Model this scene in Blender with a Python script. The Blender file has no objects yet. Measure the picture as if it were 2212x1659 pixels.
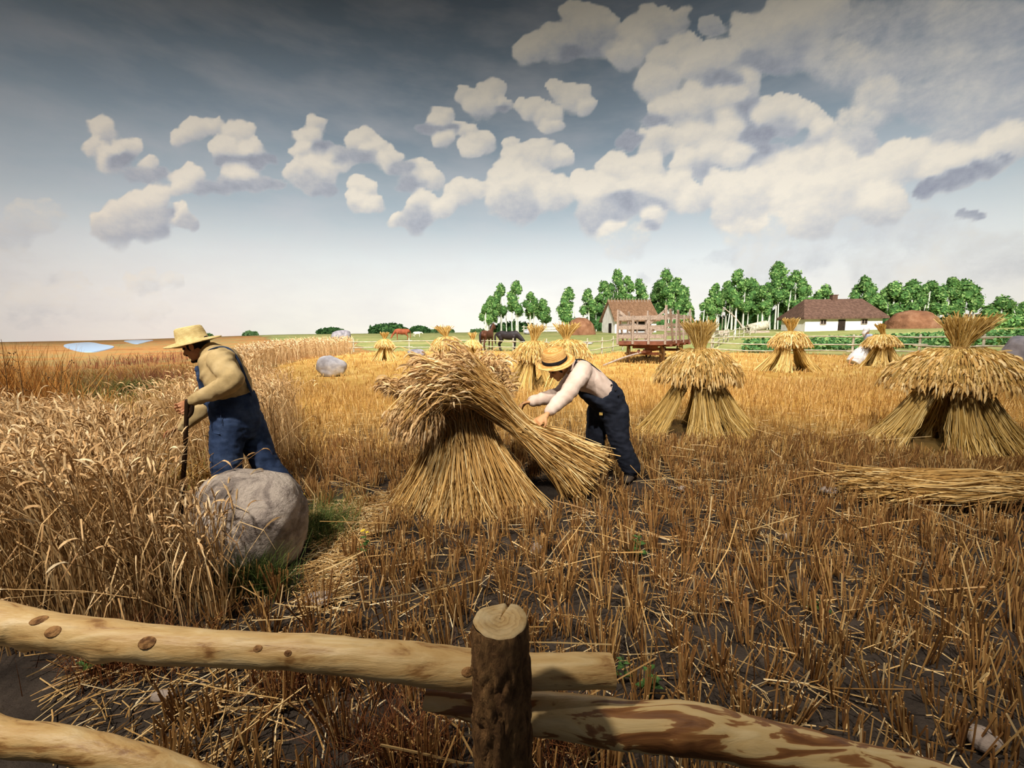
import bpy, bmesh, math, random
import numpy as np
from mathutils import Vector, Matrix, noise

rng = np.random.default_rng(11)
random.seed(11)
scene = bpy.context.scene
COL = scene.collection

# ------------------------------------------------------------------ camera
EYE = 1.65
FOC = 900.0                      # focal length in pixels of the 2212 x 1659 frame
PITCH = math.atan(113.5 / FOC)
ROLL = math.radians(0.6)
CAM_ROT = (Matrix.Rotation(math.pi / 2 - PITCH, 4, 'X') @ Matrix.Rotation(-ROLL, 4, 'Z'))
cam_data = bpy.data.cameras.new('camera')
cam_data.sensor_width = 36.0
cam_data.lens = FOC / 2212 * 36.0
cam_data.clip_start = 0.05
cam_data.clip_end = 600
cam = bpy.data.objects.new('camera', cam_data)
COL.objects.link(cam)
cam.matrix_world = Matrix.Translation((0, 0, EYE)) @ CAM_ROT
scene.camera = cam

# ------------------------------------------------------------------ world, exposure, lamps
world = bpy.data.worlds.new('gallery_ambient')
world.use_nodes = True
world.node_tree.nodes['Background'].inputs[0].default_value = (0.86, 0.90, 1.0, 1)
world.node_tree.nodes['Background'].inputs[1].default_value = 0.08
scene.world = world
scene.view_settings.view_transform = 'Standard'
scene.view_settings.look = 'None'
scene.view_settings.gamma = 1.0
scene.view_settings.use_curve_mapping = False
scene.view_settings.exposure = 0.0
scene.cycles.max_bounces = 4
scene.cycles.diffuse_bounces = 2
scene.cycles.use_adaptive_sampling = True
scene.cycles.adaptive_threshold = 0.04
scene.cycles.adaptive_min_samples = 12
scene.cycles.glossy_bounces = 2
scene.cycles.transparent_max_bounces = 6

def spot(name, loc, target, watts, angle, blend, radius, color):
    d = bpy.data.lights.new(name, 'SPOT')
    d.energy = watts; d.spot_size = math.radians(angle); d.spot_blend = blend
    d.shadow_soft_size = radius; d.color = color
    o = bpy.data.objects.new(name, d); COL.objects.link(o)
    o.location = loc
    o.rotation_euler = (Vector(target) - Vector(loc)).to_track_quat('-Z', 'Y').to_euler()
    return o

WARM = (1.0, 0.92, 0.80)
NEUT = (1.0, 0.98, 0.955)
# washers on the painted sky and the far fields
spot('sky_washer', (-36, 2, 40), (-50, 70, 0), 255000, 112, 1.0, 2.0, NEUT)
spot('sky_washer', (4, 0, 40), (4, 84, 0), 280000, 112, 1.0, 2.0, NEUT)
spot('sky_washer', (44, 2, 40), (60, 68, 6), 265000, 114, 1.0, 2.0, NEUT)
# lamps over the harvest field
spot('field_lamp', (-2.8, -0.1, 5.6), (-1.5, 4.4, 0.4), 1750, 90, 1.0, 0.16, WARM)
spot('field_lamp', (1.6, 0.1, 5.8), (2.8, 5.9, 0.3), 1850, 92, 1.0, 0.16, WARM)
spot('field_lamp', (-6.0, 3.0, 9.0), (-5.0, 12.0, 0.3), 6300, 100, 1.0, 0.3, WARM)
spot('field_lamp', (6.0, 4.0, 9.0), (7.0, 14.0, 0.3), 5200, 98, 1.0, 0.3, WARM)

# ------------------------------------------------------------------ ray helpers
_R3 = CAM_ROT.to_3x3()
def ray(px, py):
    return _R3 @ Vector(((px - 1106) / FOC, -(py - 829.5) / FOC, -1.0))
def at(px, py, Y):
    d = ray(px, py); t = Y / d.y
    return Vector((d.x * t, Y, EYE + d.z * t))

def sstep(a, b, x):
    t = np.clip((x - a) / (b - a), 0, 1)
    return t * t * (3 - 2 * t)
def ground_z(x, y):
    x = np.asarray(x, float); y = np.asarray(y, float)
    r = np.hypot(x, y)
    az = np.degrees(np.arctan2(x, np.maximum(y, 1e-3)))
    zend = 0.75 + 0.78 * sstep(-46, -26, az)
    return zend * sstep(20, 78, r)
def on_ground(px, py):
    d = ray(px, py); t = np.geomspace(0.8, 125, 1500)
    f = EYE + d.z * t - ground_z(d.x * t, d.y * t)
    k = int(np.argmax(f < 0)) if (f < 0).any() else len(t) - 1
    if k == 0 or not (f < 0).any(): tt = t[k]
    else: tt = t[k - 1] + (t[k] - t[k - 1]) * f[k - 1] / (f[k - 1] - f[k])
    return Vector((d.x * tt, d.y * tt, float(ground_z(d.x * tt, d.y * tt))))

# ------------------------------------------------------------------ tagging, linking
def tag(o, label=None, cat=None, group=None, kind=None):
    if label: o['label'] = label
    if cat: o['category'] = cat
    if group: o['group'] = group
    if kind: o['kind'] = kind
    return o
def empty(name, loc=(0, 0, 0), rz=0.0):
    o = bpy.data.objects.new(name, None); COL.objects.link(o)
    o.location = loc; o.rotation_euler = (0, 0, rz); o.empty_display_size = 0.1
    return o

# ------------------------------------------------------------------ geometry collector
def A(v): return np.asarray(v, float)
class Geo:
    def __init__(s): s.V = []; s.T = []; s.Q = []; s.n = 0
    def add(s, V, Q=None, T=None):
        V = np.asarray(V, float).reshape(-1, 3)
        s.V.append(V)
        if Q is not None and len(Q): s.Q.append(np.asarray(Q, np.int64).reshape(-1, 4) + s.n)
        if T is not None and len(T): s.T.append(np.asarray(T, np.int64).reshape(-1, 3) + s.n)
        s.n += len(V)
        return s
    def xf(s, M):
        M = np.array(M)
        for i, V in enumerate(s.V): s.V[i] = V @ M[:3, :3].T + M[:3, 3]
        return s
    def mesh(s, name, smooth=False):
        V = np.concatenate(s.V) if s.V else np.zeros((0, 3))
        Q = np.concatenate(s.Q) if s.Q else np.zeros((0, 4), np.int64)
        T = np.concatenate(s.T) if s.T else np.zeros((0, 3), np.int64)
        me = bpy.data.meshes.new(name)
        me.vertices.add(len(V)); me.vertices.foreach_set('co', V.astype(np.float32).ravel())
        loops = np.concatenate([Q.ravel(), T.ravel()]).astype(np.int32)
        tot = np.concatenate([np.full(len(Q), 4), np.full(len(T), 3)]).astype(np.int32)
        st = np.concatenate([[0], np.cumsum(tot)[:-1]]).astype(np.int32) if len(tot) else np.zeros(0, np.int32)
        me.loops.add(len(loops)); me.loops.foreach_set('vertex_index', loops)
        me.polygons.add(len(tot)); me.polygons.foreach_set('loop_start', st)
        me.polygons.foreach_set('loop_total', tot)
        me.polygons.foreach_set('use_smooth', np.full(len(tot), smooth))
        me.update(calc_edges=True); me.validate()
        return me
    def build(s, name, m, parent=None, smooth=False):
        o = bpy.data.objects.new(name, s.mesh(name, smooth)); COL.objects.link(o)
        o.data.materials.append(m)
        if parent is not None: o.parent = parent
        return o

def box(g, c, size, rot=None):
    sx, sy, sz = [q / 2 for q in size]
    V = A([[x * sx, y * sy, z * sz] for x in (-1, 1) for y in (-1, 1) for z in (-1, 1)])
    if rot is not None: V = V @ np.array(rot)[:3, :3].T
    return g.add(V + A(c), [[0, 1, 3, 2], [4, 6, 7, 5], [0, 4, 5, 1], [2, 3, 7, 6], [0, 2, 6, 4], [1, 5, 7, 3]])
def frame_of(d, up=(0, 0, 1)):
    d = A(d) / (np.linalg.norm(d) + 1e-12)
    u = A(up)
    if abs(d @ u) > 0.98: u = A((0, 1, 0))
    s = np.cross(u, d); s /= np.linalg.norm(s)
    return s, np.cross(d, s), d
def beam(g, a, b, w, h, up=(0, 0, 1)):
    a = A(a); b = A(b); s, u, d = frame_of(b - a, up)
    R = np.stack([s, u, d], 1)
    return box(g, (a + b) / 2, (w, h, np.linalg.norm(b - a)), R)
def loft(g, path, rad, side=(0, 1, 0), n=14, cap=True, wob=0.0, seed=0):
    """closed tube along a path; rad = (lateral, front-back) per point"""
    P = A(path); K = len(P)
    R = A(rad)
    if R.ndim == 0: R = np.full((K, 2), float(R))
    if R.ndim == 1: R = np.stack([R, R], 1)
    T = np.gradient(P, axis=0); T /= np.linalg.norm(T, axis=1)[:, None] + 1e-12
    S = np.empty_like(P); U = np.empty_like(P); last = A(side)
    for i in range(K):
        v = last - (last @ T[i]) * T[i]
        if np.linalg.norm(v) < 1e-3: v = frame_of(T[i])[0]
        S[i] = v / np.linalg.norm(v); U[i] = np.cross(T[i], S[i])
    a = np.linspace(0, 2 * np.pi, n, endpoint=False)
    ring = (P[:, None] + S[:, None] * (np.cos(a)[None, :, None] * R[:, 0][:, None, None])
            + U[:, None] * (np.sin(a)[None, :, None] * R[:, 1][:, None, None]))
    if wob:
        r2 = np.random.default_rng(seed)
        ring = P[:, None] + (ring - P[:, None]) * (1 + wob * r2.standard_normal((K, n, 1)))
    V = ring.reshape(-1, 3)
    i = np.arange(K - 1)[:, None] * n; j = np.arange(n)[None]
    j2 = (j + 1) % n
    Q = np.stack([i + j, i + j2, i + n + j2, i + n + j], -1).reshape(-1, 4)
    Tt = []
    if cap:
        V = np.concatenate([V, P[:1], P[-1:]])
        c0, c1 = K * n, K * n + 1
        for k in range(n):
            Tt.append([c0, (k + 1) % n, k])
            Tt.append([c1, (K - 1) * n + k, (K - 1) * n + (k + 1) % n])
    return g.add(V, Q, Tt)
def limb(g, pts, rad, side=(0, 1, 0), n=14, sub=6):
    """smooth tapered limb with round ends through the joints"""
    P = A(pts); R = A(rad)
    if R.ndim == 0: R = np.full(len(P), float(R))
    if R.ndim == 1: R = np.stack([R, R], 1)
    K = len(P); t = np.arange(K); tt = np.linspace(0, K - 1, (K - 1) * sub + 1)
    def cr(X):
        out = []
        for q in tt:
            i = min(int(q), K - 2); f = q - i
            p0, p1, p2, p3 = X[max(i - 1, 0)], X[i], X[i + 1], X[min(i + 2, K - 1)]
            out.append(0.5 * (2 * p1 + (p2 - p0) * f + (2 * p0 - 5 * p1 + 4 * p2 - p3) * f * f + (3 * p1 - p0 - 3 * p2 + p3) * f ** 3))
        return A(out)
    PP, RR = cr(P), np.maximum(cr(R), 1e-4)
    d0 = PP[0] - PP[1]; d0 /= np.linalg.norm(d0) + 1e-9
    d1 = PP[-1] - PP[-2]; d1 /= np.linalg.norm(d1) + 1e-9
    hd = [(0.95, 0.3), (0.7, 0.72), (0.35, 0.94)]
    a = [PP[0] + d0 * RR[0].min() * h for h, _ in hd]; ar = [RR[0] * k for _, k in hd]
    b = [PP[-1] + d1 * RR[-1].min() * h for h, _ in hd[::-1]]; br = [RR[-1] * k for _, k in hd[::-1]]
    return loft(g, np.concatenate([a, PP, b]), np.concatenate([ar, RR, br]), side, n)
def ball(g, c, r, R=None, n=14, m=9):
    r = A(r) if np.ndim(r) else A([r, r, r])
    th = np.linspace(0, np.pi, m + 2)[1:-1]; ph = np.linspace(0, 2 * np.pi, n, endpoint=False)
    V = np.stack([np.outer(np.sin(th), np.cos(ph)), np.outer(np.sin(th), np.sin(ph)), np.outer(np.cos(th), np.ones(n))], -1).reshape(-1, 3)
    V = np.concatenate([V, [[0, 0, 1], [0, 0, -1]]]) * r
    if R is not None: V = V @ np.array(R)[:3, :3].T
    i = np.arange(m - 1)[:, None] * n; j = np.arange(n)[None]; j2 = (j + 1) % n
    Q = np.stack([i + j, i + n + j, i + n + j2, i + j2], -1).reshape(-1, 4)
    T = []
    for k in range(n):
        T.append([m * n, k, (k + 1) % n]); T.append([m * n + 1, (m - 1) * n + (k + 1) % n, (m - 1) * n + k])
    return g.add(V + A(c), Q, T)
def lathe(g, prof, n=28, M=None, warp=None):
    prof = A(prof); K = len(prof); a = np.linspace(0, 2 * np.pi, n, endpoint=False)
    V = np.stack([np.outer(prof[:, 0], np.cos(a)), np.outer(prof[:, 0], np.sin(a)), np.repeat(prof[:, 1][:, None], n, 1)], -1)
    if warp is not None: V = warp(V)
    V = V.reshape(-1, 3)
    if M is not None: M = np.array(M); V = V @ M[:3, :3].T + M[:3, 3]
    i = np.arange(K - 1)[:, None] * n; j = np.arange(n)[None]; j2 = (j + 1) % n
    return g.add(V, np.stack([i + j, i + j2, i + n + j2, i + n + j], -1).reshape(-1, 4))

def tubes(g, P, r, sides=3, tip=False):
    """N thin tubes; P (N,K,3), r (N,K) or (N,1)"""
    P = A(P); N, K, _ = P.shape
    if N == 0: return g
    r = np.broadcast_to(A(r), (N, K))
    T = np.gradient(P, axis=1); T /= np.linalg.norm(T, axis=2, keepdims=True) + 1e-12
    ref = np.where(np.abs(T[..., 2:3]) > 0.9, A([1.0, 0, 0]), A([0, 0, 1.0]))
    S = np.cross(ref, T); S /= np.linalg.norm(S, axis=2, keepdims=True) + 1e-12
    U = np.cross(T, S)
    ph = rng.random((N, 1, 1)) * 6.28
    V = np.empty((N, K, sides, 3))
    for k in range(sides):
        a = ph + 2 * np.pi * k / sides
        V[:, :, k] = P + (S * np.cos(a) + U * np.sin(a)) * r[..., None]
    b = (np.arange(N) * K * sides)[:, None, None]; i = (np.arange(K - 1) * sides)[None, :, None]
    j = np.arange(sides)[None, None]; j2 = (j + 1) % sides
    Q = np.stack([b + i + j, b + i + j2, b + i + sides + j2, b + i + sides + j], -1).reshape(-1, 4)
    Tt = None
    if sides == 3 and tip:
        q = b[:, 0, 0] + (K - 1) * sides
        Tt = np.stack([q, q + 1, q + 2], -1)
    return g.add(V.reshape(-1, 3), Q, Tt)
def nrm(v): return v / (np.linalg.norm(v, axis=-1, keepdims=True) + 1e-12)
EAR = A([0.35, 1.0, 0.75, 1.05, 0.85, 0.12])
def ears(g, base, dirs, length, rad, droop=0.5, coarse=False, awns=0):
    """nodding grain heads"""
    N = len(base)
    if N == 0: return g
    prof = EAR if not coarse else A([0.4, 1.0, 0.95, 0.15])
    K = len(prof); L = (length * (0.75 + 0.5 * rng.random(N)))[:, None]
    d = nrm(A(dirs)); P = np.empty((N, K, 3)); P[:, 0] = base
    dr = droop * (0.4 + 1.2 * rng.random((N, 1)))
    for k in range(1, K):
        d = nrm(d + A([0, 0, -1.0]) * dr * (2.0 / K))
        P[:, k] = P[:, k - 1] + d * L / (K - 1)
    tubes(g, P, rad * prof[None] * (0.8 + 0.4 * rng.random((N, 1))), 3)
    for _ in range(awns):
        k = rng.integers(2, K, N); b = P[np.arange(N), k]
        e = b + nrm(d + 0.35 * rng.standard_normal((N, 3))) * L * 0.7
        s = nrm(np.cross(e - b, rng.standard_normal((N, 3)))) * .0011
        g.add(np.stack([b - s, b + s, e], 1).reshape(-1, 3), None, np.arange(N * 3).reshape(N, 3))
    return g

# ------------------------------------------------------------------ materials
def lin(c):
    c = [q / 255.0 for q in c]
    return tuple([(q / 12.92 if q <= 0.04045 else ((q + 0.055) / 1.055) ** 2.4) for q in c] + [1.0])
class NT:
    def __init__(s, name):
        s.m = bpy.data.materials.new(name); s.m.use_nodes = True
        s.t = s.m.node_tree; s.b = s.t.nodes['Principled BSDF']
    def n(s, typ, **kw):
        nd = s.t.nodes.new('ShaderNode' + typ)
        for k, v in kw.items():
            if k.startswith('i_'):
                key = k[2:]; key = int(key) if key.isdigit() else key
                nd.inputs[key].default_value = v
            else: setattr(nd, k, v)
        return nd
    def l(s, a, b): s.t.links.new(a, b)
    def ramp(s, fac, stops, interp='LINEAR'):
        r = s.n('ValToRGB'); e = r.color_ramp.elements; r.color_ramp.interpolation = interp
        while len(e) > 1: e.remove(e[-1])
        e[0].position = stops[0][0]; e[0].color = lin(stops[0][1])
        for p, c in stops[1:]:
            q = e.new(p); q.color = lin(c)
        s.l(fac, r.inputs[0]); return r.outputs[0]
    def noise(s, scale, detail=4, rough=0.55, stretch=None, coord='Object', dist=0.0):
        tc = s.n('TexCoord'); src = tc.outputs[coord]
        if stretch:
            mp = s.n('Mapping'); mp.inputs['Scale'].default_value = stretch
            s.l(src, mp.inputs[0]); src = mp.outputs[0]
        nz = s.n('TexNoise'); nz.inputs['Scale'].default_value = scale
        nz.inputs['Detail'].default_value = detail; nz.inputs['Roughness'].default_value = rough
        nz.inputs['Distortion'].default_value = dist
        s.l(src, nz.inputs['Vector']); return nz.outputs['Fac']
    def mix(s, fac, a, b, blend='MIX'):
        m = s.n('Mix', data_type='RGBA', blend_type=blend)
        if isinstance(fac, (int, float)): m.inputs[0].default_value = fac
        else: s.l(fac, m.inputs[0])
        for q, i in ((a, 6), (b, 7)):
            if isinstance(q, tuple): m.inputs[i].default_value = q
            else: s.l(q, m.inputs[i])
        return m.outputs[2]
    def math(s, op, a, b=None, c=None, clamp=False):
        m = s.n('Math', operation=op, use_clamp=clamp)
        for i, q in enumerate((a, b, c)):
            if q is None: continue
            if isinstance(q, (int, float)): m.inputs[i].default_value = q
            else: s.l(q, m.inputs[i])
        return m.outputs[0]
    def bump(s, h, strength, dist=0.02):
        b = s.n('Bump'); b.inputs['Strength'].default_value = strength; b.inputs['Distance'].default_value = dist
        s.l(h, b.inputs['Height']); s.l(b.outputs[0], s.b.inputs['Normal'])
    def fin(s, col, rough=0.8, spec=0.25):
        if isinstance(col, tuple): s.b.inputs['Base Color'].default_value = col
        else: s.l(col, s.b.inputs['Base Color'])
        s.b.inputs['Roughness'].default_value = rough
        s.b.inputs['Specular IOR Level'].default_value = spec
        return s.m
def mat_noise(name, stops, scale, rough=0.85, bump=0.0, bscale=None, stretch=None, detail=5, spec=0.2, dist=0.0, bdist=0.02):
    t = NT(name); f = t.noise(scale, detail, stretch=stretch, dist=dist)
    c = t.ramp(f, stops)
    if bump: t.bump(t.noise(bscale or scale * 3, 6, stretch=stretch), bump, bdist)
    return t.fin(c, rough, spec)
def mat_island(name, stops, rough=0.6, spec=0.3, patch=None, trans=0.0):
    t = NT(name); g = t.n('NewGeometry')
    c = t.ramp(g.outputs['Random Per Island'], stops)
    if patch:
        f = t.noise(patch[0], 3)
        c = t.mix(t.ramp(f, [(0.35, (0, 0, 0)), (0.7, (255, 255, 255))]), c, t.mix(0.65, c, lin(patch[1])))
    return t.fin(c, rough, spec)

# ------------------------------------------------------------------ painted sky wall (curved)
RW = 117.0
def build_sky():
    az = np.radians(np.concatenate([np.linspace(-100, -56, 30, endpoint=False), np.linspace(-56, 56, 400), np.linspace(56, 100, 31)[1:]]))
    zz = np.concatenate([[-3, 0], np.linspace(1.0, 112, 165)])
    AZ, ZZ = np.meshgrid(az, zz)
    X = RW * np.sin(AZ); Y = RW * np.cos(AZ)
    V = np.stack([X, Y, ZZ], -1).reshape(-1, 3)
    c = (V - A([0, 0, EYE])) @ np.array(_R3)
    w = np.maximum(-c[:, 2], 5.0)
    px = 1106 + FOC * c[:, 0] / w; py = 829.5 - FOC * c[:, 1] / w
    # painted puffs: x, y, radius, tone (1 = lit cream, 0 = grey base), strength
    L = []
    def puffs(txt, tone=1.0, k=1.0):
        for q in txt.split():
            a = [float(v) for v in q.split(',')]
            L.append((a[0], a[1], a[2], a[3] if len(a) > 3 else tone, k))
    puffs('228,285,36 200,322,26 272,322,30 240,350,40 322,355,20 262,350,36,.1 300,382,40,.25 340,378,34,.2', k=.85)
    puffs('392,302,24 420,286,30 455,275,26 512,290,38 482,325,30 540,330,36 530,352,46,.1 490,350,34,.15 572,350,28,.1', k=.9)
    puffs('410,382,30 386,402,28 450,408,36,.2 520,385,36 500,402,40,.2 560,398,40,.25 606,402,26,.3', k=.9)
    puffs('648,332,24 683,272,28 664,306,32 706,328,40,.1 775,300,30 806,322,30 764,336,40,.25 640,368,26 690,372,44 694,410,36,.25 738,352,30 668,395,30,.4', k=.92)
    puffs('842,342,34 872,366,40,.25 905,378,38 938,388,26 880,402,34,.2 785,408,28 768,438,28 804,440,26', k=.95)
    puffs('858,472,24 910,442,34 942,456,28 892,478,40,.35 1000,420,36 968,442,28 1030,408,24', k=.95)
    puffs('340,428,32 300,448,40 258,462,38 222,482,30 352,458,26,.2 392,468,28 330,492,48,.4 408,482,24,.4 250,500,50,.6', k=.8)
    puffs('60,480,56 104,470,44 20,520,60,.5', k=.42)
    puffs('330,605,30 372,610,26 290,614,28 140,608,30 175,618,26 320,625,30,.5', k=.42)
    puffs('30,600,70,.5 90,612,50,.5 10,640,50,.5', k=.28)
    puffs('60,668,60 150,664,60 240,668,60 330,676,50 40,690,60,.3 110,692,50,.2', k=.36)
    puffs('950,262,34 926,280,30,.1 968,278,30,.15 1010,208,26 1062,204,36 1038,232,38 1090,224,22 1012,286,24 962,302,24 1042,308,30 1010,325,24 990,276,18 1102,316,22 1088,236,22,.1')
    puffs('1210,200,32 1242,216,40 1272,232,24 1150,242,26 1182,252,30 1188,276,22 1130,232,18')
    puffs('1240,36,36 1268,58,50 1186,92,50 1142,112,36 1312,62,34 1236,112,36,.05 1280,100,40,.4 1404,58,48 1378,88,44 1452,48,40 1346,122,40 1330,110,34,.3')
    puffs('1436,130,40 1482,108,40 1420,182,50 1505,150,50 1560,130,46 1640,88,70 1722,56,70 1782,36,60 1562,176,46,.1 1640,138,56,.2 1700,112,66,.5 1540,60,28,.5')
    puffs('1450,240,44 1502,226,46 1570,222,46 1604,188,44 1622,232,36,.1 1520,266,46,.25 1420,262,34,.1 1600,262,36,.2')
    puffs('1662,252,38 1710,244,40 1752,256,34 1692,280,42,.3 1640,288,36,.05 1626,310,30,.05')
    puffs('1420,308,38 1500,302,50 1572,292,50 1644,322,34,.1 1782,282,30 1360,300,32,.1 1345,312,26,.1')
    puffs('1482,352,34 1540,336,44 1600,342,38 1522,372,38,.3 1640,352,34,.1')
    puffs('1110,352,40 1162,340,40 1212,342,28 1100,392,44 1150,402,50 1192,424,48 1124,448,50,.45 1080,430,40 1150,378,34,.5')
    puffs('1262,402,38 1330,370,44 1392,370,50 1300,422,50 1382,422,56 1452,412,50 1336,440,46,.1 1404,446,40,.2 1300,474,56,.35 1410,470,30 1400,486,26,.2')
    puffs('1560,410,44 1592,412,40 1500,432,40 1662,402,60 1732,372,60 1802,362,60 1722,432,70 1802,422,70 1882,392,60 1962,352,60 2042,372,60 2102,352,50 2162,322,50 2200,300,40 1902,452,60 1600,470,60,.7 1750,480,60,.8', k=.9)
    puffs('1690,330,40,.3 1760,330,40,.4 1850,320,50,.5', k=.8)
    puffs('2000,416,30,.0 2036,400,34,.0 2076,380,40,.0 2120,362,36,.0 2160,346,26,.0 2090,468,22,.1 2120,464,20,.1', k=1.25)
    puffs('1880,60,80,.5 1990,40,80,.4 2080,70,90,.5 2170,60,80,.4 1850,160,70,.6 1960,150,80,.4 2060,160,80,.5 2160,170,90,.4 1900,230,60,.6 1850,276,55,.7 2010,230,70,.4 2100,250,80,.5 2190,250,70,.4 2060,310,60,.4 1790,140,60,.5', k=.62)
    puffs('1450,590,30,.1 1500,575,40,.1 1395,598,26,.1 1560,560,50,.2 1740,560,60,.4 1900,600,80,.4 2080,570,90,.5 2180,560,80,.4 1610,520,50,.7 1680,510,60,.8 1350,530,60,.8 1650,590,70,.5 2000,640,90,.7 1850,520,80,.4 2010,510,90,.4', k=.42)
    for _ in range(80):       # the painting goes on outside the frame
        s = rng.choice([-1, 1]); cx = 1106 + s * (1250 + rng.random() * 1500); cy = 100 + rng.random() * 450
        for _k in range(5):
            L.append((cx + rng.normal() * 70, cy + rng.normal() * 24, 40 + rng.random() * 40, rng.random(), .7))
    n_a = A([noise.noise((u / 46, v / 40, 1.3)) + .5 * noise.noise((u / 19, v / 17, 4.3)) for u, v in zip(px, py)])
    n_b = A([noise.noise((u / 46, v / 40, 8.3)) + .5 * noise.noise((u / 19, v / 17, 2.3)) for u, v in zip(px, py)])
    px = px + 15 * n_a; py = py + 11 * n_b
    # painted one over the other, upper puffs first; every lit puff carries a crest of smaller ones
    r3 = np.random.default_rng(5); strokes = []
    for cx, cy, r, tone, k in L:
        strokes.append((cx, cy, r, .92 if tone > .3 else .55, tone, k * (1.0 if tone > .3 else .8)))
        if tone > .45 and r < 75:
            for q in range(4):
                an = math.radians(200 + 140 * (q + r3.random()) / 4); rr = r * (.28 + .24 * r3.random())
                strokes.append((cx + math.cos(an) * r * .72, cy + math.sin(an) * r * .62, rr, .95, min(1, tone + .08), k))
    strokes.sort(key=lambda q: q[1] + q[2] * .5 + (12 if q[4] < .3 else 0))
    dens = np.zeros(len(V)); shade = np.full(len(V), .55)
    for cx, cy, r, el, tone, k in strokes:
        near = np.nonzero((np.abs(px - cx) < r * 1.5) & (np.abs(py - cy) < r * 1.5))[0]
        if not len(near): continue
        dx = (px[near] - cx) / r; dy = (py[near] - cy) / (r * el); d = np.sqrt(dx * dx + dy * dy)
        al = (1 - sstep(.62, 1.28, d)) * (1 - .45 * sstep(.1, 1.0, dy))
        local = np.clip(tone * (.76 - .46 * dy - .20 * dx) + .10 * (1 - tone), 0, 1)
        shade[near] = shade[near] * (1 - al) + local * al
        dens[near] += (np.maximum(dens[near], min(.96, k)) - dens[near]) * al
    g = Geo(); n = len(az); m = len(zz)
    i = np.arange(m - 1)[:, None] * n; j = np.arange(n - 1)[None]
    g.add(V, np.stack([i + j, i + n + j, i + n + j + 1, i + j + 1], -1).reshape(-1, 4))
    t = NT('painted_sky')
    o = g.build('wall_backdrop', t.m, smooth=True)
    for nm, arr in (('cloud', dens), ('tone', shade)):
        at_ = o.data.attributes.new(nm, 'FLOAT', 'POINT'); at_.data.foreach_set('value', arr.astype(np.float32))
    ca = t.n('Attribute', attribute_name='cloud'); ta = t.n('Attribute', attribute_name='tone')
    geo = t.n('NewGeometry'); sep = t.n('SeparateXYZ'); t.l(geo.outputs['Position'], sep.inputs[0])
    h = t.math('DIVIDE', sep.outputs[2], 100.0)
    n1 = t.noise(0.16, 6, 0.6, dist=0.4); n2 = t.noise(0.05, 4, 0.55, stretch=(1, 1, 2.6)); n3 = t.noise(0.55, 5, 0.6, stretch=(1, 1, 1.4))
    sky = t.ramp(h, [(0.0, (247, 243, 238)), (0.10, (240, 240, 240)), (0.20, (222, 229, 235)), (0.32, (176, 192, 206)), (0.50, (144, 161, 179)), (0.75, (122, 138, 156)), (1.0, (110, 120, 140))])
    streak = t.math('MULTIPLY', t.math('SUBTRACT', n2, 0.5), 0.9)
    sky = t.mix(t.math('ADD', 0.10, streak, clamp=True), sky, lin((214, 212, 220)))
    d = t.math('ADD', ca.outputs['Fac'], t.math('MULTIPLY', t.math('SUBTRACT', n1, 0.5), 0.5))
    d = t.math('ADD', d, t.math('MULTIPLY', t.math('SUBTRACT', n3, 0.5), 0.22))
    mr = t.n('MapRange', interpolation_type='SMOOTHSTEP'); t.l(d, mr.inputs[0]); mr.inputs[1].default_value = 0.22; mr.inputs[2].default_value = 0.74
    tn = t.math('ADD', ta.outputs['Fac'], t.math('MULTIPLY', t.math('SUBTRACT', n3, 0.5), 0.35))
    tn = t.math('ADD', tn, t.math('MULTIPLY', t.math('SUBTRACT', n1, 0.5), 0.35), clamp=True)
    cc = t.ramp(tn, [(0.0, (146, 152, 172)), (0.30, (178, 184, 198)), (0.55, (206, 207, 211)), (0.8, (226, 222, 217)), (1.0, (238, 232, 223))])
    col = t.mix(mr.outputs[0], sky, cc)
    t.fin(col, 0.95, 0.05)
    tag(o, kind='structure')
    return o
build_sky()

# ------------------------------------------------------------------ ground
def poly_mask(x, y, poly):
    inside = np.zeros(x.shape, bool); P = A(poly); k = len(P)
    for a in range(k):
        x1, y1 = P[a][:2]; x2, y2 = P[(a + 1) % k][:2]
        c = ((y1 > y) != (y2 > y)) & (x < (x2 - x1) * (y - y1) / (y2 - y1 + 1e-12) + x1)
        inside ^= c
    return inside
def gpoly(txt):
    return [tuple(on_ground(*[float(v) for v in q.split(',')]))[:2] for q in txt.split()]
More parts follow.
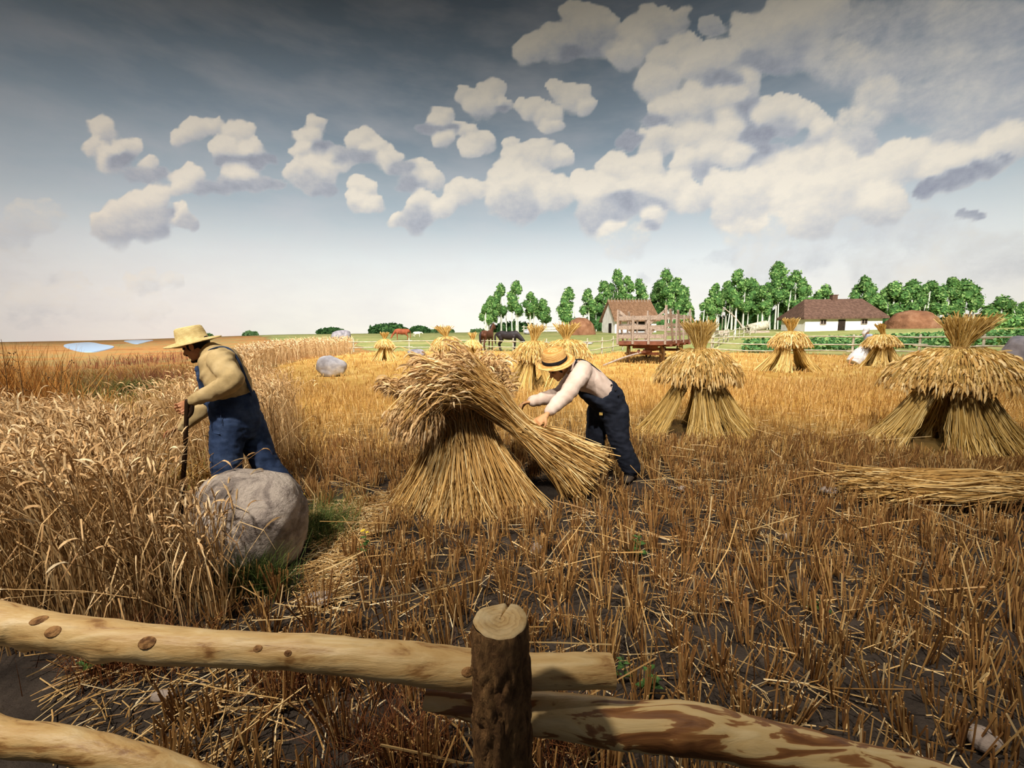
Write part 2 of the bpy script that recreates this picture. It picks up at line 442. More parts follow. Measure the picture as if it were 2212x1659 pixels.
# reaped field edge as the photograph shows it: left standing crop, far fence line
FIELD = gpoly('300,1659 470,1320 452,1180 470,1080 530,960 548,872 566,812 604,788 664,775 762,764 800,760 1040,757 1140,760 1236,772 1330,760 1420,757 1552,760 1700,763 1840,767 2212,775')
FIELD = [(-1.2, 0.3)] + FIELD + [(FIELD[-1][0] * 1.5, FIELD[-1][1]), (30, 0.3)]
GREEN = gpoly('500,722 620,745 762,740 800,762 1040,759 1140,762 1236,774 1330,762 1420,759 1552,762 1700,765 1840,769 2212,777 2212,777')
GREEN = GREEN + [(70, 30), (140, 60), (100, 140), (0, 140), (-60, 130)]
def build_ground():
    r = np.concatenate([[0.05], np.geomspace(0.5, 121, 210)])
    az = np.radians(np.concatenate([np.linspace(-110, -58, 24, endpoint=False), np.linspace(-58, 58, 230), np.linspace(58, 110, 25)[1:]]))
    R, AZ = np.meshgrid(r, az, indexing='ij')
    X = R * np.sin(AZ); Y = R * np.cos(AZ)
    Z = ground_z(X, Y)
    fl = np.stack([X, Y], -1).reshape(-1, 2)
    nz = A([noise.noise((p[0] * 2.2, p[1] * 2.2, 0)) * 0.6 + noise.noise((p[0] * 7, p[1] * 7, 3)) * 0.4 for p in fl]).reshape(X.shape)
    Z = Z + nz * 0.022 * sstep(0.3, 1.2, R) * (1 - sstep(20, 60, R) * .6) - 0.012
    g = Geo(); n = len(az); m = len(r)
    i = np.arange(m - 1)[:, None] * n; j = np.arange(n - 1)[None]
    g.add(np.stack([X, Y, Z], -1), np.stack([i + j, i + j + 1, i + n + j + 1, i + n + j], -1).reshape(-1, 4))
    t = NT('field_ground')
    o = g.build('floor', t.m, smooth=True)
    jx = X + nz * 0.12 * R * 0.2; jy = Y + nz * 0.12 * R * 0.2
    gold = poly_mask(jx, jy, FIELD); green = poly_mask(jx, jy, GREEN) & ~gold
    far = sstep(5.0, 11.0, R + nz * 2.0)
    prairie = (~gold) & (~green)
    zone = np.stack([gold * far, green * 1.0, prairie * sstep(4, 7, R), np.ones_like(R)], -1).reshape(-1, 4)
    ca = o.data.attributes.new('zone', 'FLOAT_COLOR', 'POINT'); ca.data.foreach_set('color', zone.astype(np.float32).ravel())
    az_ = t.n('Attribute', attribute_name='zone'); sp = t.n('SeparateColor'); t.l(az_.outputs['Color'], sp.inputs[0])
    soil = t.ramp(t.noise(5, 6), [(0.3, (54, 47, 42)), (0.6, (80, 70, 62)), (0.8, (106, 90, 72))])
    gn = t.math('ADD', t.math('MULTIPLY', t.noise(0.9, 6, 0.6, stretch=(1, .45, 1)), .55), t.math('MULTIPLY', t.noise(9, 5, 0.7, stretch=(1, .3, 1)), .45))
    goldc = t.ramp(gn, [(0.30, (158, 112, 48)), (0.44, (198, 150, 74)), (0.56, (220, 178, 100)), (0.72, (240, 208, 138))])
    grn = t.math('ADD', t.math('MULTIPLY', t.noise(0.12, 5, 0.6, stretch=(.5, 1.8, 1)), .6), t.math('MULTIPLY', t.noise(1.2, 5, 0.6), .4))
    greenc = t.ramp(grn, [(0.30, (108, 122, 66)), (0.48, (148, 152, 90)), (0.58, (174, 166, 106)), (0.72, (194, 168, 112))])
    pn = t.math('ADD', t.math('MULTIPLY', t.noise(0.16, 6, 0.62, stretch=(.6, 1.6, 1)), .6), t.math('MULTIPLY', t.noise(1.6, 5, 0.65), .4))
    prc = t.ramp(pn, [(0.28, (112, 74, 46)), (0.40, (156, 102, 58)), (0.48, (184, 132, 76)), (0.56, (150, 132, 82)), (0.66, (192, 166, 112)), (0.76, (214, 192, 142))])
    c = t.mix(sp.outputs[0], soil, goldc); c = t.mix(sp.outputs[1], c, greenc); c = t.mix(sp.outputs[2], c, prc)
    t.bump(t.math('ADD', t.noise(14, 6, 0.7), t.noise(60, 4, 0.7)), 0.8, 0.03)
    t.fin(c, 0.95, 0.1)
    tag(o, kind='structure')
    return o
build_ground()

# ------------------------------------------------------------------ shared materials
M_STRAW = mat_island('cut_straw', [(0, (146, 106, 54)), (0.3, (196, 152, 86)), (0.7, (228, 188, 118)), (1, (246, 220, 164))], 0.55, 0.35)
M_STUB = mat_island('stubble_straw', [(0, (102, 70, 40)), (0.35, (150, 108, 60)), (0.75, (190, 146, 86)), (0.93, (218, 180, 116)), (1, (240, 214, 162))], 0.6, 0.3, patch=(1.3, (146, 98, 54)))
M_STUBFAR = mat_island('golden_stubble', [(0, (152, 110, 54)), (0.35, (194, 148, 80)), (0.75, (220, 178, 106)), (1, (242, 210, 148))], 0.6, 0.3)
M_LITTER = mat_island('loose_straw', [(0, (138, 98, 52)), (0.4, (196, 154, 92)), (0.8, (230, 196, 136)), (1, (248, 228, 184))], 0.5, 0.4)
M_WHEAT = mat_island('standing_grain', [(0, (140, 102, 60)), (0.35, (186, 146, 94)), (0.75, (214, 176, 122)), (1, (238, 208, 158))], 0.6, 0.3)
M_EAR = mat_island('grain_ears', [(0, (182, 140, 92)), (0.4, (214, 174, 122)), (0.8, (232, 198, 148)), (1, (245, 220, 178))], 0.65, 0.25)
M_STOOK = mat_island('stook_straw', [(0, (156, 120, 58)), (0.3, (200, 162, 86)), (0.7, (226, 190, 114)), (1, (242, 216, 152))], 0.6, 0.3)
M_STOOKEAR = mat_island('stook_ears', [(0, (198, 152, 82)), (0.5, (232, 190, 118)), (1, (250, 222, 166))], 0.65, 0.25)
M_TWINE = mat_noise('straw_band', [(0.3, (190, 146, 78)), (0.7, (232, 196, 132))], 60, 0.7, 0.4)

# ------------------------------------------------------------------ stubble, litter, standing crop
def scatter(x0, x1, y0, y1, n):
    return np.stack([rng.uniform(x0, x1, n), rng.uniform(y0, y1, n)], 1)
def in_view(p, m=1.0): return np.abs(p[:, 0]) < 1.27 * p[:, 1] + m
KEEP_OUT = [(-1.90, 2.90, 0.40), (-0.45, 3.95, 0.62), (0.18, 4.0, 0.45), (3.05, 6.7, 0.85), (6.05, 5.75, 0.95), (-2.5, 3.8, 0.22), (1.30, 4.38, 0.20), (1.30, 4.15, 0.14), (0.92, 4.5, 0.16)]
def clear_of(p):
    ok = np.ones(len(p), bool)
    for x, y, r in KEEP_OUT: ok &= (p[:, 0] - x) ** 2 + (p[:, 1] - y) ** 2 > r * r
    return ok
def row_points(y0, y1, dr, dc, jit):
    th = 0.22; ca, sa = math.cos(th), math.sin(th)
    n = int(2 * 40 / dr); k = int(45 / dc)
    U, Vv = np.meshgrid(np.arange(-n // 2, n // 2) * dr, np.arange(-k // 4, k) * dc)
    U = U + rng.normal(0, dr * jit, U.shape); Vv = Vv + rng.normal(0, dc * .45, U.shape)
    X = (ca * U + sa * Vv).ravel(); Y = (-sa * U + ca * Vv).ravel()
    p = np.stack([X, Y], 1)
    p = p[(p[:, 1] > y0) & (p[:, 1] < y1)]
    p = p[in_view(p)]
    return p[poly_mask(p[:, 0], p[:, 1], FIELD)]
PATH = gpoly('640,1120 760,1080 860,1060 830,1130 770,1210 740,1330 640,1330 660,1240')
def stubble(name, y0, y1, dr, dc, jit, n0, n1, h0, h1, rad, label, splay=.22, clump=.025, thin=1.0, m=None):
    p = row_points(y0, y1, dr, dc, jit); p = p[clear_of(p)]
    p = p[rng.random(len(p)) < thin]
    onpath = poly_mask(p[:, 0], p[:, 1], PATH)
    p = p[~onpath | (rng.random(len(p)) < .12)]
    cnt = rng.integers(n0, n1 + 1, len(p)); idx = np.repeat(np.arange(len(p)), cnt); N = len(idx)
    hh = (h0 + (h1 - h0) * rng.random(len(p)))[idx] * (0.6 + 0.5 * rng.random(N))
    off = rng.normal(0, clump, (N, 2)); lean0 = rng.normal(0, .10, (len(p), 2))[idx]
    b = p[idx] + off; ln = off / clump * splay * .5 + rng.normal(0, .10, (N, 2)) + lean0
    z = ground_z(b[:, 0], b[:, 1])
    B = np.stack([b[:, 0], b[:, 1], z - .012], 1); Tp = B + np.stack([ln[:, 0] * hh, ln[:, 1] * hh, hh], 1)
    g = Geo(); tubes(g, np.stack([B, Tp], 1), (rad * (.7 + .6 * rng.random(N)))[:, None], 3, True)
    o = g.build(name, m or M_STUB)
    return tag(o, label, 'stubble', kind='stuff')
stubble('wheat_stubble', 0.95, 6.0, .20, .125, .13, 12, 22, .12, .25, .0034, 'brown cut wheat stubble in rows between the log fence and the stooks')
stubble('wheat_stubble', 5.0, 13.0, .25, .18, .25, 5, 9, .13, .25, .0048, 'golden wheat stubble across the middle of the reaped field', clump=.05, m=M_STUBFAR)
stubble('wheat_stubble', 13.0, 34.0, .62, .42, .4, 3, 6, .10, .2, .011, 'distant golden stubble reaching back to the pasture fence', clump=.1, splay=.4, m=M_STUBFAR)

def litter(name, n, y0, y1, l0, l1, rad, label, poly=None, tilt=.10, zmax=.05):
    p = scatter(-9, 12, y0, y1, n); u = rng.random(n)
    p[:, 1] = y0 + (y1 - y0) * u ** .75
    p[:, 0] = rng.uniform(-1.25, 1.25, n) * p[:, 1]
    p = p[poly_mask(p[:, 0], p[:, 1], FIELD if poly is None else poly)]; p = p[clear_of(p)]
    N = len(p); a = rng.uniform(0, 2 * np.pi, N); L = l0 + (l1 - l0) * rng.random(N) ** 1.6
    d = np.stack([np.cos(a), np.sin(a), rng.normal(0, tilt, N)], 1)
    c = np.stack([p[:, 0], p[:, 1], ground_z(p[:, 0], p[:, 1]) + .006 + zmax * rng.random(N) ** 2 + np.abs(d[:, 2]) * L * .5], 1)
    bend = np.stack([-d[:, 1], d[:, 0], np.full(N, .3)], 1) * (rng.normal(0, .06, N) * L)[:, None]
    P = np.stack([c - d * L[:, None] / 2, c + bend, c + d * L[:, None] / 2], 1)
    g = Geo(); tubes(g, P, (rad * (.6 + .8 * rng.random(N)))[:, None], 3)
    return tag(g.build(name, M_LITTER), label, 'straw', kind='stuff')
litter('loose_straw', 11000, 1.0, 8.5, .04, .30, .0025, 'loose pale straw littered flat over the soil between stubble rows')
litter('loose_straw', 420, 1.2, 6.5, .25, .65, .0034, 'long stray straws lying across the tops of the stubble', tilt=.35, zmax=.16)
litter('loose_straw', 42000, 2.0, 4.4, .04, .3, .0022, 'trampled straw on the bare strip beside the big boulder', poly=PATH, tilt=.05, zmax=.03)

def ribbons(g, P, w):
    """flat leaf blades: P (N,K,3), w (N,K)"""
    N, K, _ = P.shape
    T = nrm(np.gradient(P, axis=1)); S = nrm(np.cross(T, A([.1, .05, 1.0]) + rng.normal(0, .3, (N, 1, 3))))
    V = np.stack([P - S * w[..., None], P + S * w[..., None]], 2)
    b = (np.arange(N) * K * 2)[:, None]; i = (np.arange(K - 1) * 2)[None]
    Q = np.stack([b + i, b + i + 1, b + i + 3, b + i + 2], -1).reshape(-1, 4)
    return g.add(V.reshape(-1, 3), Q)
WHEAT = [(-7.5, 1.75), (-2.2, 2.0), (-1.62, 2.22), (-1.93, 2.6), (-2.34, 2.66), (-2.9, 3.2), (-3.75, 4.15), (-7.5, 4.6)]
WHEAT_BACK = [(-3.5, 4.3), (-2.62, 4.3), (-2.78, 5.2), (-3.3, 6.4), (-4.2, 7.8), (-5.6, 7.8), (-4.7, 5.2)]
def grain(name, p, h, hs, rad, label, elen, erad, lean=(-.10, -.02), coarse=False, leaves=True, awns=0):
    N = len(p); z = ground_z(p[:, 0], p[:, 1])
    H = rng.normal(h, hs, N); ln = A(lean) + rng.normal(0, .16, (N, 2))
    if not coarse: H *= 1 - .33 * sstep(265, 345, 1106 + FOC * p[:, 0] / p[:, 1]) * (p[:, 1] < 4)   # stalks lowered in this wedge of the view so the man's far hand shows
    big = rng.random(N) < .10; ln[big] += rng.normal(0, .38, (big.sum(), 2)); H[big] *= .9
    K = 5 if not coarse else 3
    tt = np.linspace(0, 1, K)
    P = np.empty((N, K, 3))
    for k, t in enumerate(tt):
        P[:, k, 0] = p[:, 0] + ln[:, 0] * H * t ** 1.8; P[:, k, 1] = p[:, 1] + ln[:, 1] * H * t ** 1.8
        P[:, k, 2] = z - .01 + H * t * (1 - .12 * (ln ** 2).sum(1) * t)
    g = Geo(); tubes(g, P, rad * (1.15 - .4 * tt)[None] * (.8 + .4 * rng.random((N, 1))), 3)
    if leaves:
        s = rng.random(N) < .75; q = P[s]; n2 = len(q); k0 = rng.integers(1, K - 1, n2)
        b = q[np.arange(n2), k0]; a = rng.uniform(0, 6.28, n2); L = rng.uniform(.14, .3, n2)
        d = np.stack([np.cos(a), np.sin(a), np.zeros(n2)], 1)
        B = np.stack([b, b + d * (L * .35)[:, None] + A([0, 0, .10]), b + d * (L * .8)[:, None] + A([0, 0, .03]), b + d * (L)[:, None] + A([0, 0, -.10])], 1)
        ribbons(g, B, np.broadcast_to(A([.0028, .0034, .0028, .0006]), (n2, 4)))
    par = g.build(name, M_WHEAT); tag(par, label, 'wheat', kind='stuff')
    e = Geo(); ears(e, P[:, -1], P[:, -1] - P[:, -2] + rng.normal(0, .03, (N, 3)), elen, erad, .8, coarse, awns)
    eo = e.build('grain_ears', M_EAR, par); eo['kind'] = 'stuff'
    return par
def fill(poly, n):
    P = A(poly); p = scatter(P[:, 0].min(), P[:, 0].max(), P[:, 1].min(), P[:, 1].max(), n)
    p = p[poly_mask(p[:, 0], p[:, 1], poly)]; p = p[in_view(p, .6)]
    return p[clear_of(p)]
grain('standing_wheat', np.concatenate([fill(WHEAT, 14500), fill(WHEAT_BACK, 2700)]), .93, .07, .0027, 'uncut wheat standing with nodding ears at the left, beside the man with the scythe', .085, .0064, awns=3)
STRIP = gpoly('548,872 566,812 604,788 664,775 762,764 762,752 680,754 600,764 540,780 500,810 480,850')
grain('standing_wheat', fill(STRIP, 8000), .92, .05, .009, 'pale curved strip of uncut wheat behind the scythe man reaching back to the fence', .13, .026, coarse=True, leaves=False)

# ------------------------------------------------------------------ stooks
def disc(n, rx, ry):
    a = rng.uniform(0, 6.283, n); r = np.sqrt(rng.random(n))
    return np.stack([r * rx * np.cos(a), r * ry * np.sin(a)], 1)
def bundle(g, nodes, n, rad, jitter=.012, sub=3, end_jit=.06, ear_geo=None, elen=.085, erad=.007, droop=.6, coarse=False, awns=0, twist=.6, p_ear=1.0):
    """n straws through successive discs: nodes = (center, normal-ish side vec, radius_a, up vec, radius_b)"""
    u = disc(n, 1, 1); ctr = []
    for c, s, ra, v, rb in nodes:
        s = nrm(A(s)); v = nrm(A(v))
        w = u + rng.normal(0, .10, (n, 2)); th = rng.normal(0, .10, n)
        w = np.stack([w[:, 0] * np.cos(th) - w[:, 1] * np.sin(th), w[:, 0] * np.sin(th) + w[:, 1] * np.cos(th)], 1)
        ctr.append(A(c) + w[:, :1] * s * ra + w[:, 1:] * v * rb + rng.normal(0, jitter, (n, 3)))
    C = np.stack(ctr, 1); K = C.shape[1]
    e0 = (C[:, 0] - C[:, 1]); C[:, 0] += nrm(e0) * np.abs(rng.normal(0, end_jit, (n, 1)))
    e1 = (C[:, -1] - C[:, -2]); C[:, -1] += nrm(e1) * rng.normal(0, end_jit, (n, 1))
    if sub > 1:
        tt = np.linspace(0, K - 1, (K - 1) * sub + 1); out = []
        for q in tt:
            i = min(int(q), K - 2); f = q - i
            p0, p1, p2, p3 = C[:, max(i - 1, 0)], C[:, i], C[:, i + 1], C[:, min(i + 2, K - 1)]
            out.append(.5 * (2 * p1 + (p2 - p0) * f + (2 * p0 - 5 * p1 + 4 * p2 - p3) * f * f + (3 * p1 - p0 - 3 * p2 + p3) * f ** 3))
        C = np.stack(out, 1)
    tubes(g, C, (rad * (.65 + .7 * rng.random(n)))[:, None], 3)
    if ear_geo is not None:
        s = rng.random(n) < p_ear
        ears(ear_geo, C[s, -1], C[s, -1] - C[s, -2], elen, erad, droop, coarse, awns)
    return C
def ring_band(g, c, axis, ra, rb, tk, side):
    s, u, d = frame_of(axis, side)
    a = np.linspace(0, 2 * np.pi, 25); P = A(c) + np.outer(np.cos(a), s) * ra + np.outer(np.sin(a), u) * rb
    for o in (-1, 1): loft(g, P + A(d) * o * tk * .8 , np.full((25, 2), tk), side=d, n=6, cap=False)

def stook(loc, H, Rb, nsheaf, rot, label, dens=1.0, rad=.004, coarse=False, skirt=.70, tuft=.26, lean=(0, 0), ell=1.0, skirt_z=(.76, .52), name='wheat_stook', pale=M_STOOK):
    t = empty(name, loc); tag(t, label, 'wheat stook')
    k = H / 1.7
    for i in range(nsheaf):
        a = rot + i * 2 * np.pi / nsheaf + rng.normal(0, .1)
        d = A([math.cos(a), math.sin(a) * ell, 0]); tang = A([-math.sin(a), math.cos(a), 0])
        g = Geo(); n = int(420 * dens)
        bundle(g, [(d * Rb * .82, tang, .27 * k, d, .19 * k), (d * Rb * .60 + A([0, 0, .28 * k]), tang, .19 * k, d, .14 * k),
                   (d * Rb * .34 + A([0, 0, .70 * k]), tang, .105 * k, d, .085 * k), (d * Rb * .16 + A([0, 0, .98 * k]), tang, .12 * k, d, .10 * k)],
               n, rad, sub=1, end_jit=.03)
        so = g.build('sheaf', pale, t)
        b = Geo(); ring_band(b, d * Rb * .34 + A([0, 0, .70 * k]), A([-d[0] * .5, -d[1] * .5, 1]), .125 * k, .105 * k, .008 * k, tang)
        b.build('band', M_TWINE, so)
    # cap sheaf turned upside down: butts up as a tuft, ears hanging all round
    n = int(1300 * dens); a = rng.uniform(0, 6.283, n); lay = rng.random(n)
    R = skirt * k * (.62 + .40 * lay) * (1 + rng.normal(0, .05, n)); R0 = .05 * k
    zn = .76 * H; zs = (skirt_z[1] * H) + .13 * H * (1 - lay) + rng.normal(0, .03 * k, n)
    dx, dy = np.cos(a), np.sin(a) * (.72 + .28 * ell)
    pts = []
    for f in (0, .3, .62, .86, 1.0):
        r = R0 + (R - R0) * f ** .9; z = zn - (zn - zs) * (f ** 2.3) + .03 * k * math.sin(f * 3.14)
        pts.append(np.stack([r * dx + lean[0] * .4, r * dy + lean[1] * .4, z], 1))
    C = np.stack(pts, 1) + rng.normal(0, .012 * k, (n, 5, 3))
    g = Geo(); tubes(g, C, (rad * (.65 + .7 * rng.random(n)))[:, None], 3)
    cap = g.build('cap_sheaf', pale, t)
    e = Geo(); hd = C[:, -1] - C[:, -2] + A([0, 0, -.06 * k]) + rng.normal(0, .05 * k, (n, 3))
    ears(e, C[:, -1], hd, .13 * k, .013 * k if coarse else .011, .7, coarse, 0 if coarse else 1)
    for (ka, kb, f) in ((-2, -3, .6), (-3, -4, .25)):
        s = rng.random(n) < f
        ears(e, C[s, ka] + A([0, 0, .02]), (C[s, ka] - C[s, kb]) + A([0, 0, .02]) + rng.normal(0, .05 * k, (int(s.sum()), 3)), .12 * k, .013 * k, .8, coarse, 0)
    e.build('hanging_ears', M_STOOKEAR, cap)
    n = int(420 * dens); g = Geo()
    L0 = A([lean[0], lean[1], 0])
    bundle(g, [(A([0, 0, zn - .04]), (1, 0, 0), .10 * k, (0, 1, 0), .10 * k), (A([0, 0, zn + .05 * k]) + L0 * .25, (1, 0, 0), .06 * k, (0, 1, 0), .06 * k),
               (A([0, 0, zn + .55 * (H - zn)]) + L0 * .6, (1, 0, 0), tuft * .55 * k, (0, 1, 0), tuft * .5 * k), (A([0, 0, H]) + L0, (1, 0, 0), tuft * k, (0, 1, 0), tuft * .9 * k)], n, rad, sub=1, end_jit=.05)
    g.build('butt_tuft', pale, t)
    b = Geo(); ring_band(b, A([0, 0, zn + .04 * k]) + L0 * .2, (0, 0, 1), .075 * k, .075 * k, .009 * k, (1, 0, 0)); b.build('band', M_TWINE, t)
    return t
def gl(px, py):
    p = on_ground(px, py); return (p.x, p.y, p.z)
stook((3.05, 6.75, 0), 1.72, 1.02, 6, .3, 'large golden wheat stook standing right of the bending man, in front of the wagon', 1.15, .0046, skirt=.62, ell=.6, lean=(-.02, 0))
stook((6.15, 5.75, 0), 1.74, 1.12, 6, .2, 'large golden wheat stook cut by the right edge of the photo', 1.4, .0046, skirt=.76, ell=.6, lean=(.10, 0), tuft=.30)
def far_stook(px, py, H, Rb, rot, lab, d=.42, rad=.012, sk=.68, **kw):
    return stook(gl(px, py), H, Rb, 5, rot, lab, d * .72, rad * 1.15, True, skirt=sk, **kw)
far_stook(1702, 800, 1.98, 1.30, .5, 'wheat stook in front of the whitewashed farmhouse', .6, sk=.62, ell=.7)
far_stook(1903, 790, 1.72, 1.05, .2, 'small wheat stook the woman in white leans against', .6, sk=.66, ell=.7, lean=(-.22, 0), tuft=.2)
far_stook(833, 779, 1.58, .84, .4, 'small wheat stook left of the flat grey rock by the pasture fence', .5, .014, sk=.60, ell=.7)
far_stook(968, 800, 1.86, .8, .3, 'wheat stook whose tuft rises directly behind the big stook', .5, .012, sk=.6, lean=(-.2, 0), tuft=.36)
far_stook(1022, 781, 1.55, .74, .3, 'small wheat stook just left of the brown horse', .4, .014, sk=.55, ell=.7)
far_stook(1152, 838, 1.75, .95, .5, 'wheat stook behind the bending man, nearest the black horse', .7, .008, sk=.62, lean=(.10, 0), tuft=.24)
far_stook(1222, 838, 1.80, 1.0, .3, 'wheat stook whose tuft rises right above the crown of the banded hat', .7, .008, sk=.66, lean=(.02, 0), tuft=.34)

# ---- the big stook being finished and the sheaf the man sets on it
BS = Vector((-0.42, 3.92, 0))
def big_stook():
    t = empty('wheat_stook', BS); tag(t, 'largest wheat stook, splayed in front of the bending man, ears flopping over', 'wheat stook')
    specs = [(-.40, -.06, .40, 680), (-.04, -.20, .40, 820), (.34, -.12, .40, 720), (-.28, .22, .34, 420), (.28, .24, .34, 420)]
    for i, (bx, by, br, n) in enumerate(specs):
        g = Geo(); e = Geo(); d = A([bx, by, 0]); sx = A([1, 0, 0]); sy = A([0, 1, 0])
        top = A([-.20 + bx * .9, by * .5 + .20, 1.10 + rng.normal(0, .03)])
        bundle(g, [(d * 1.05, sx, br, sy, br * .7), (d * .75 + A([-.02, 0, .34]), sx, br * .60, sy, br * .5), (d * .42 + A([-.05, 0, .74]), sx, .13, sy, .11),
                   (d * .5 + A([-.10, .08, .94]), sx, .17, sy, .14), (top, sx, .26, sy, .2)],
               n, .0036, sub=2, end_jit=.07, ear_geo=e, elen=.10, erad=.0085, droop=1.0, awns=3, jitter=.018)
        so = g.build('sheaf', M_STRAW, t); e.build('grain_ears', M_EAR, so)
    # loose crown of ears on top
    g = Geo(); e = Geo()
    bundle(g, [(A([-.08, .15, .92]), (1, 0, 0), .2, (0, 1, 0), .2), (A([-.06, .2, 1.12]), (1, 0, 0), .30, (0, 1, 0), .22), (A([-.06, .24, 1.31]), (1, 0, 0), .42, (0, 1, 0), .32)],
           700, .0034, sub=2, end_jit=.06, ear_geo=e, elen=.10, erad=.0085, droop=1.2, awns=3)
    so = g.build('crown_straw', M_STRAW, t); e.build('grain_ears', M_EAR, so)
    return t
big_stook()
def held_sheaf():
    w = at(1122, 925, 3.80)
    t = empty('wheat_sheaf', (w.x, w.y, 0)); tag(t, 'bound wheat sheaf the bending man holds, bent over the top of the big stook', 'wheat sheaf')
    o = A([w.x, w.y, 0])
    def n_(px, py, Y, rs, rv, tx):
        p = A(at(px, py, Y)) - o; tx = nrm(A(tx)); s = A([0, 1, 0]); v = nrm(np.cross(tx, s))
        return (p, s, rs, v, rv)
    nodes = [n_(1250, 1012, 3.96, .26, .27, (1, 0, -.75)), n_(1190, 965, 3.88, .18, .17, (1, 0, -.7)), n_(1124, 922, 3.80, .085, .085, (1, 0, -.7)), n_(1062, 862, 3.70, .13, .13, (1, 0, -.8)),
             n_(990, 832, 3.60, .19, .16, (1, 0, -.1)), n_(938, 850, 3.57, .21, .17, (1, 0, .7)), n_(908, 888, 3.56, .22, .18, (.6, 0, 1))]
    g = Geo(); e = Geo()
    bundle(g, nodes, 1150, .0035, sub=2, end_jit=.09, ear_geo=e, elen=.10, erad=.0085, droop=.9, awns=3, jitter=.016)
    bundle(g, nodes[:5] + [n_(948, 826, 3.60, .27, .20, (1, 0, .3))], 650, .0035, sub=2, end_jit=.09, ear_geo=e, elen=.10, erad=.0085, droop=.7, awns=3, jitter=.018)
    bundle(g, nodes[:4] + [n_(1010, 816, 3.64, .25, .19, (1, 0, -.3))], 420, .0035, sub=2, end_jit=.09, ear_geo=e, elen=.10, erad=.0085, droop=.6, awns=3, jitter=.018)
    so = g.build('straw', M_STRAW, t); e.build('grain_ears', M_EAR, so)
    b = Geo(); p = nodes[2]
    for k in (-1, 0, 1): ring_band(b, p[0] + A([.012 * k, 0, -.009 * k]), A([1, 0, -.75]), .10, .10, .006, (0, 1, 0))
    b.build('band', M_TWINE, t)
    return t
held_sheaf()
def lying_sheaf():
    p = on_ground(2080, 1095)
    t = empty('wheat_sheaf', (p.x, p.y, 0)); tag(t, 'wheat sheaf lying flat on the stubble at the right edge', 'wheat sheaf')
    s, v = (0, 1, 0), (0, 0, 1); g = Geo(); e = Geo()
    bundle(g, [(A([-.62, .1, .17]), s, .26, v, .13), (A([-.3, .06, .18]), s, .23, v, .13), (A([.12, 0, .19]), s, .19, v, .14), (A([.45, -.04, .18]), s, .14, v, .12), (A([.85, -.06, .20]), s, .22, v, .15), (A([1.2, -.1, .14]), s, .3, v, .12)],
           1300, .0036, sub=2, end_jit=.16, ear_geo=e, elen=.1, erad=.0085, awns=1)
    so = g.build('straw', M_STRAW, t); e.build('grain_ears', M_EAR, so)
    b = Geo(); ring_band(b, (.45, -.04, .18), (1, 0, 0), .15, .13, .007, (0, 1, 0)); b.build('band', M_TWINE, t)
lying_sheaf()

# ------------------------------------------------------------------ boulders and stones
M_GRANITE = NT('granite_boulder')
def _granite(t):
    f1 = t.noise(4.5, 8, .65, dist=.6); f2 = t.noise(30, 5, .7)
    c = t.ramp(f1, [(0.30, (90, 80, 76)), (0.42, (142, 130, 122)), (0.52, (186, 172, 160)), (0.64, (208, 194, 180)), (0.78, (226, 216, 204))])
    c = t.mix(t.ramp(f2, [(.42, (0, 0, 0)), (.6, (110, 110, 110))]), c, lin((110, 96, 90)))
    t.bump(t.math('ADD', f2, t.math('MULTIPLY', t.noise(11, 7, .65), 2.0)), .9, .02); t.fin(c, .9, .2)
_granite(M_GRANITE); M_GRANITE = M_GRANITE.m
M_PALE_ROCK = mat_noise('pale_fieldstone', [(0.3, (128, 124, 128)), (0.5, (176, 172, 174)), (0.7, (222, 216, 212))], 2.2, .9, .5, 9)
M_GREY_ROCK = mat_noise('grey_fieldstone', [(0.3, (110, 106, 112)), (0.7, (168, 160, 162))], 2.5, .9, .5, 9)
M_PEBBLE = mat_noise('pale_stone', [(0.3, (128, 114, 104)), (0.7, (190, 172, 158))], 9, .9, .4, 40)
def rock(name, loc, size, m, seed, label, cat='boulder', sub=5, amp=.16, tilt=0.0, shear=0.0, sharp=1.0, block=.84, pits=0.0):
    bm = bmesh.new(); bmesh.ops.create_icosphere(bm, subdivisions=sub, radius=1)
    for v in bm.verts:
        d = v.co.normalized(); q = d * 1.15 + Vector((seed * 7.1, seed * 3.3, 0))
        cell = noise.voronoi(d * 1.1 + Vector((seed * 2.7, 1, 4)))[0]
        k = 1 + amp * 1.3 * noise.noise(q) + amp * .5 * noise.noise(q * 2.3) + amp * .22 * noise.noise(q * 6) - amp * .5 * sharp * (0.5 - (cell[1] - cell[0]))
        if pits: k -= pits * max(0, noise.noise(q * 4.5)) + pits * .6 * max(0, noise.noise(q * 10) - .1) - pits * .2 * noise.noise(q * 22)
        x, y, z = d * k
        z = (abs(z) ** block) * (1 if z > 0 else -1) if z else 0
        x = (abs(x) ** (block + .04)) * (1 if x > 0 else -1) if x else 0
        v.co = Vector((x + shear * z, y, z))
    me = bpy.data.meshes.new(name); bm.to_mesh(me); bm.free()
    V = np.empty(len(me.vertices) * 3, np.float32); me.vertices.foreach_get('co', V); V = V.reshape(-1, 3)
    V *= A(size) / 2
    c, s = math.cos(tilt), math.sin(tilt); V = np.stack([V[:, 0] * c - V[:, 2] * s, V[:, 1], V[:, 0] * s + V[:, 2] * c], 1)
    V[:, 2] += size[2] * .40
    V[:, 2] = np.where(V[:, 2] < -.03, -.03, V[:, 2])
    me.vertices.foreach_set('co', V.astype(np.float32).ravel()); me.polygons.foreach_set('use_smooth', np.full(len(me.polygons), True)); me.update()
    o = bpy.data.objects.new(name, me); COL.objects.link(o); me.materials.append(m); o.location = loc
    return tag(o, label, cat)
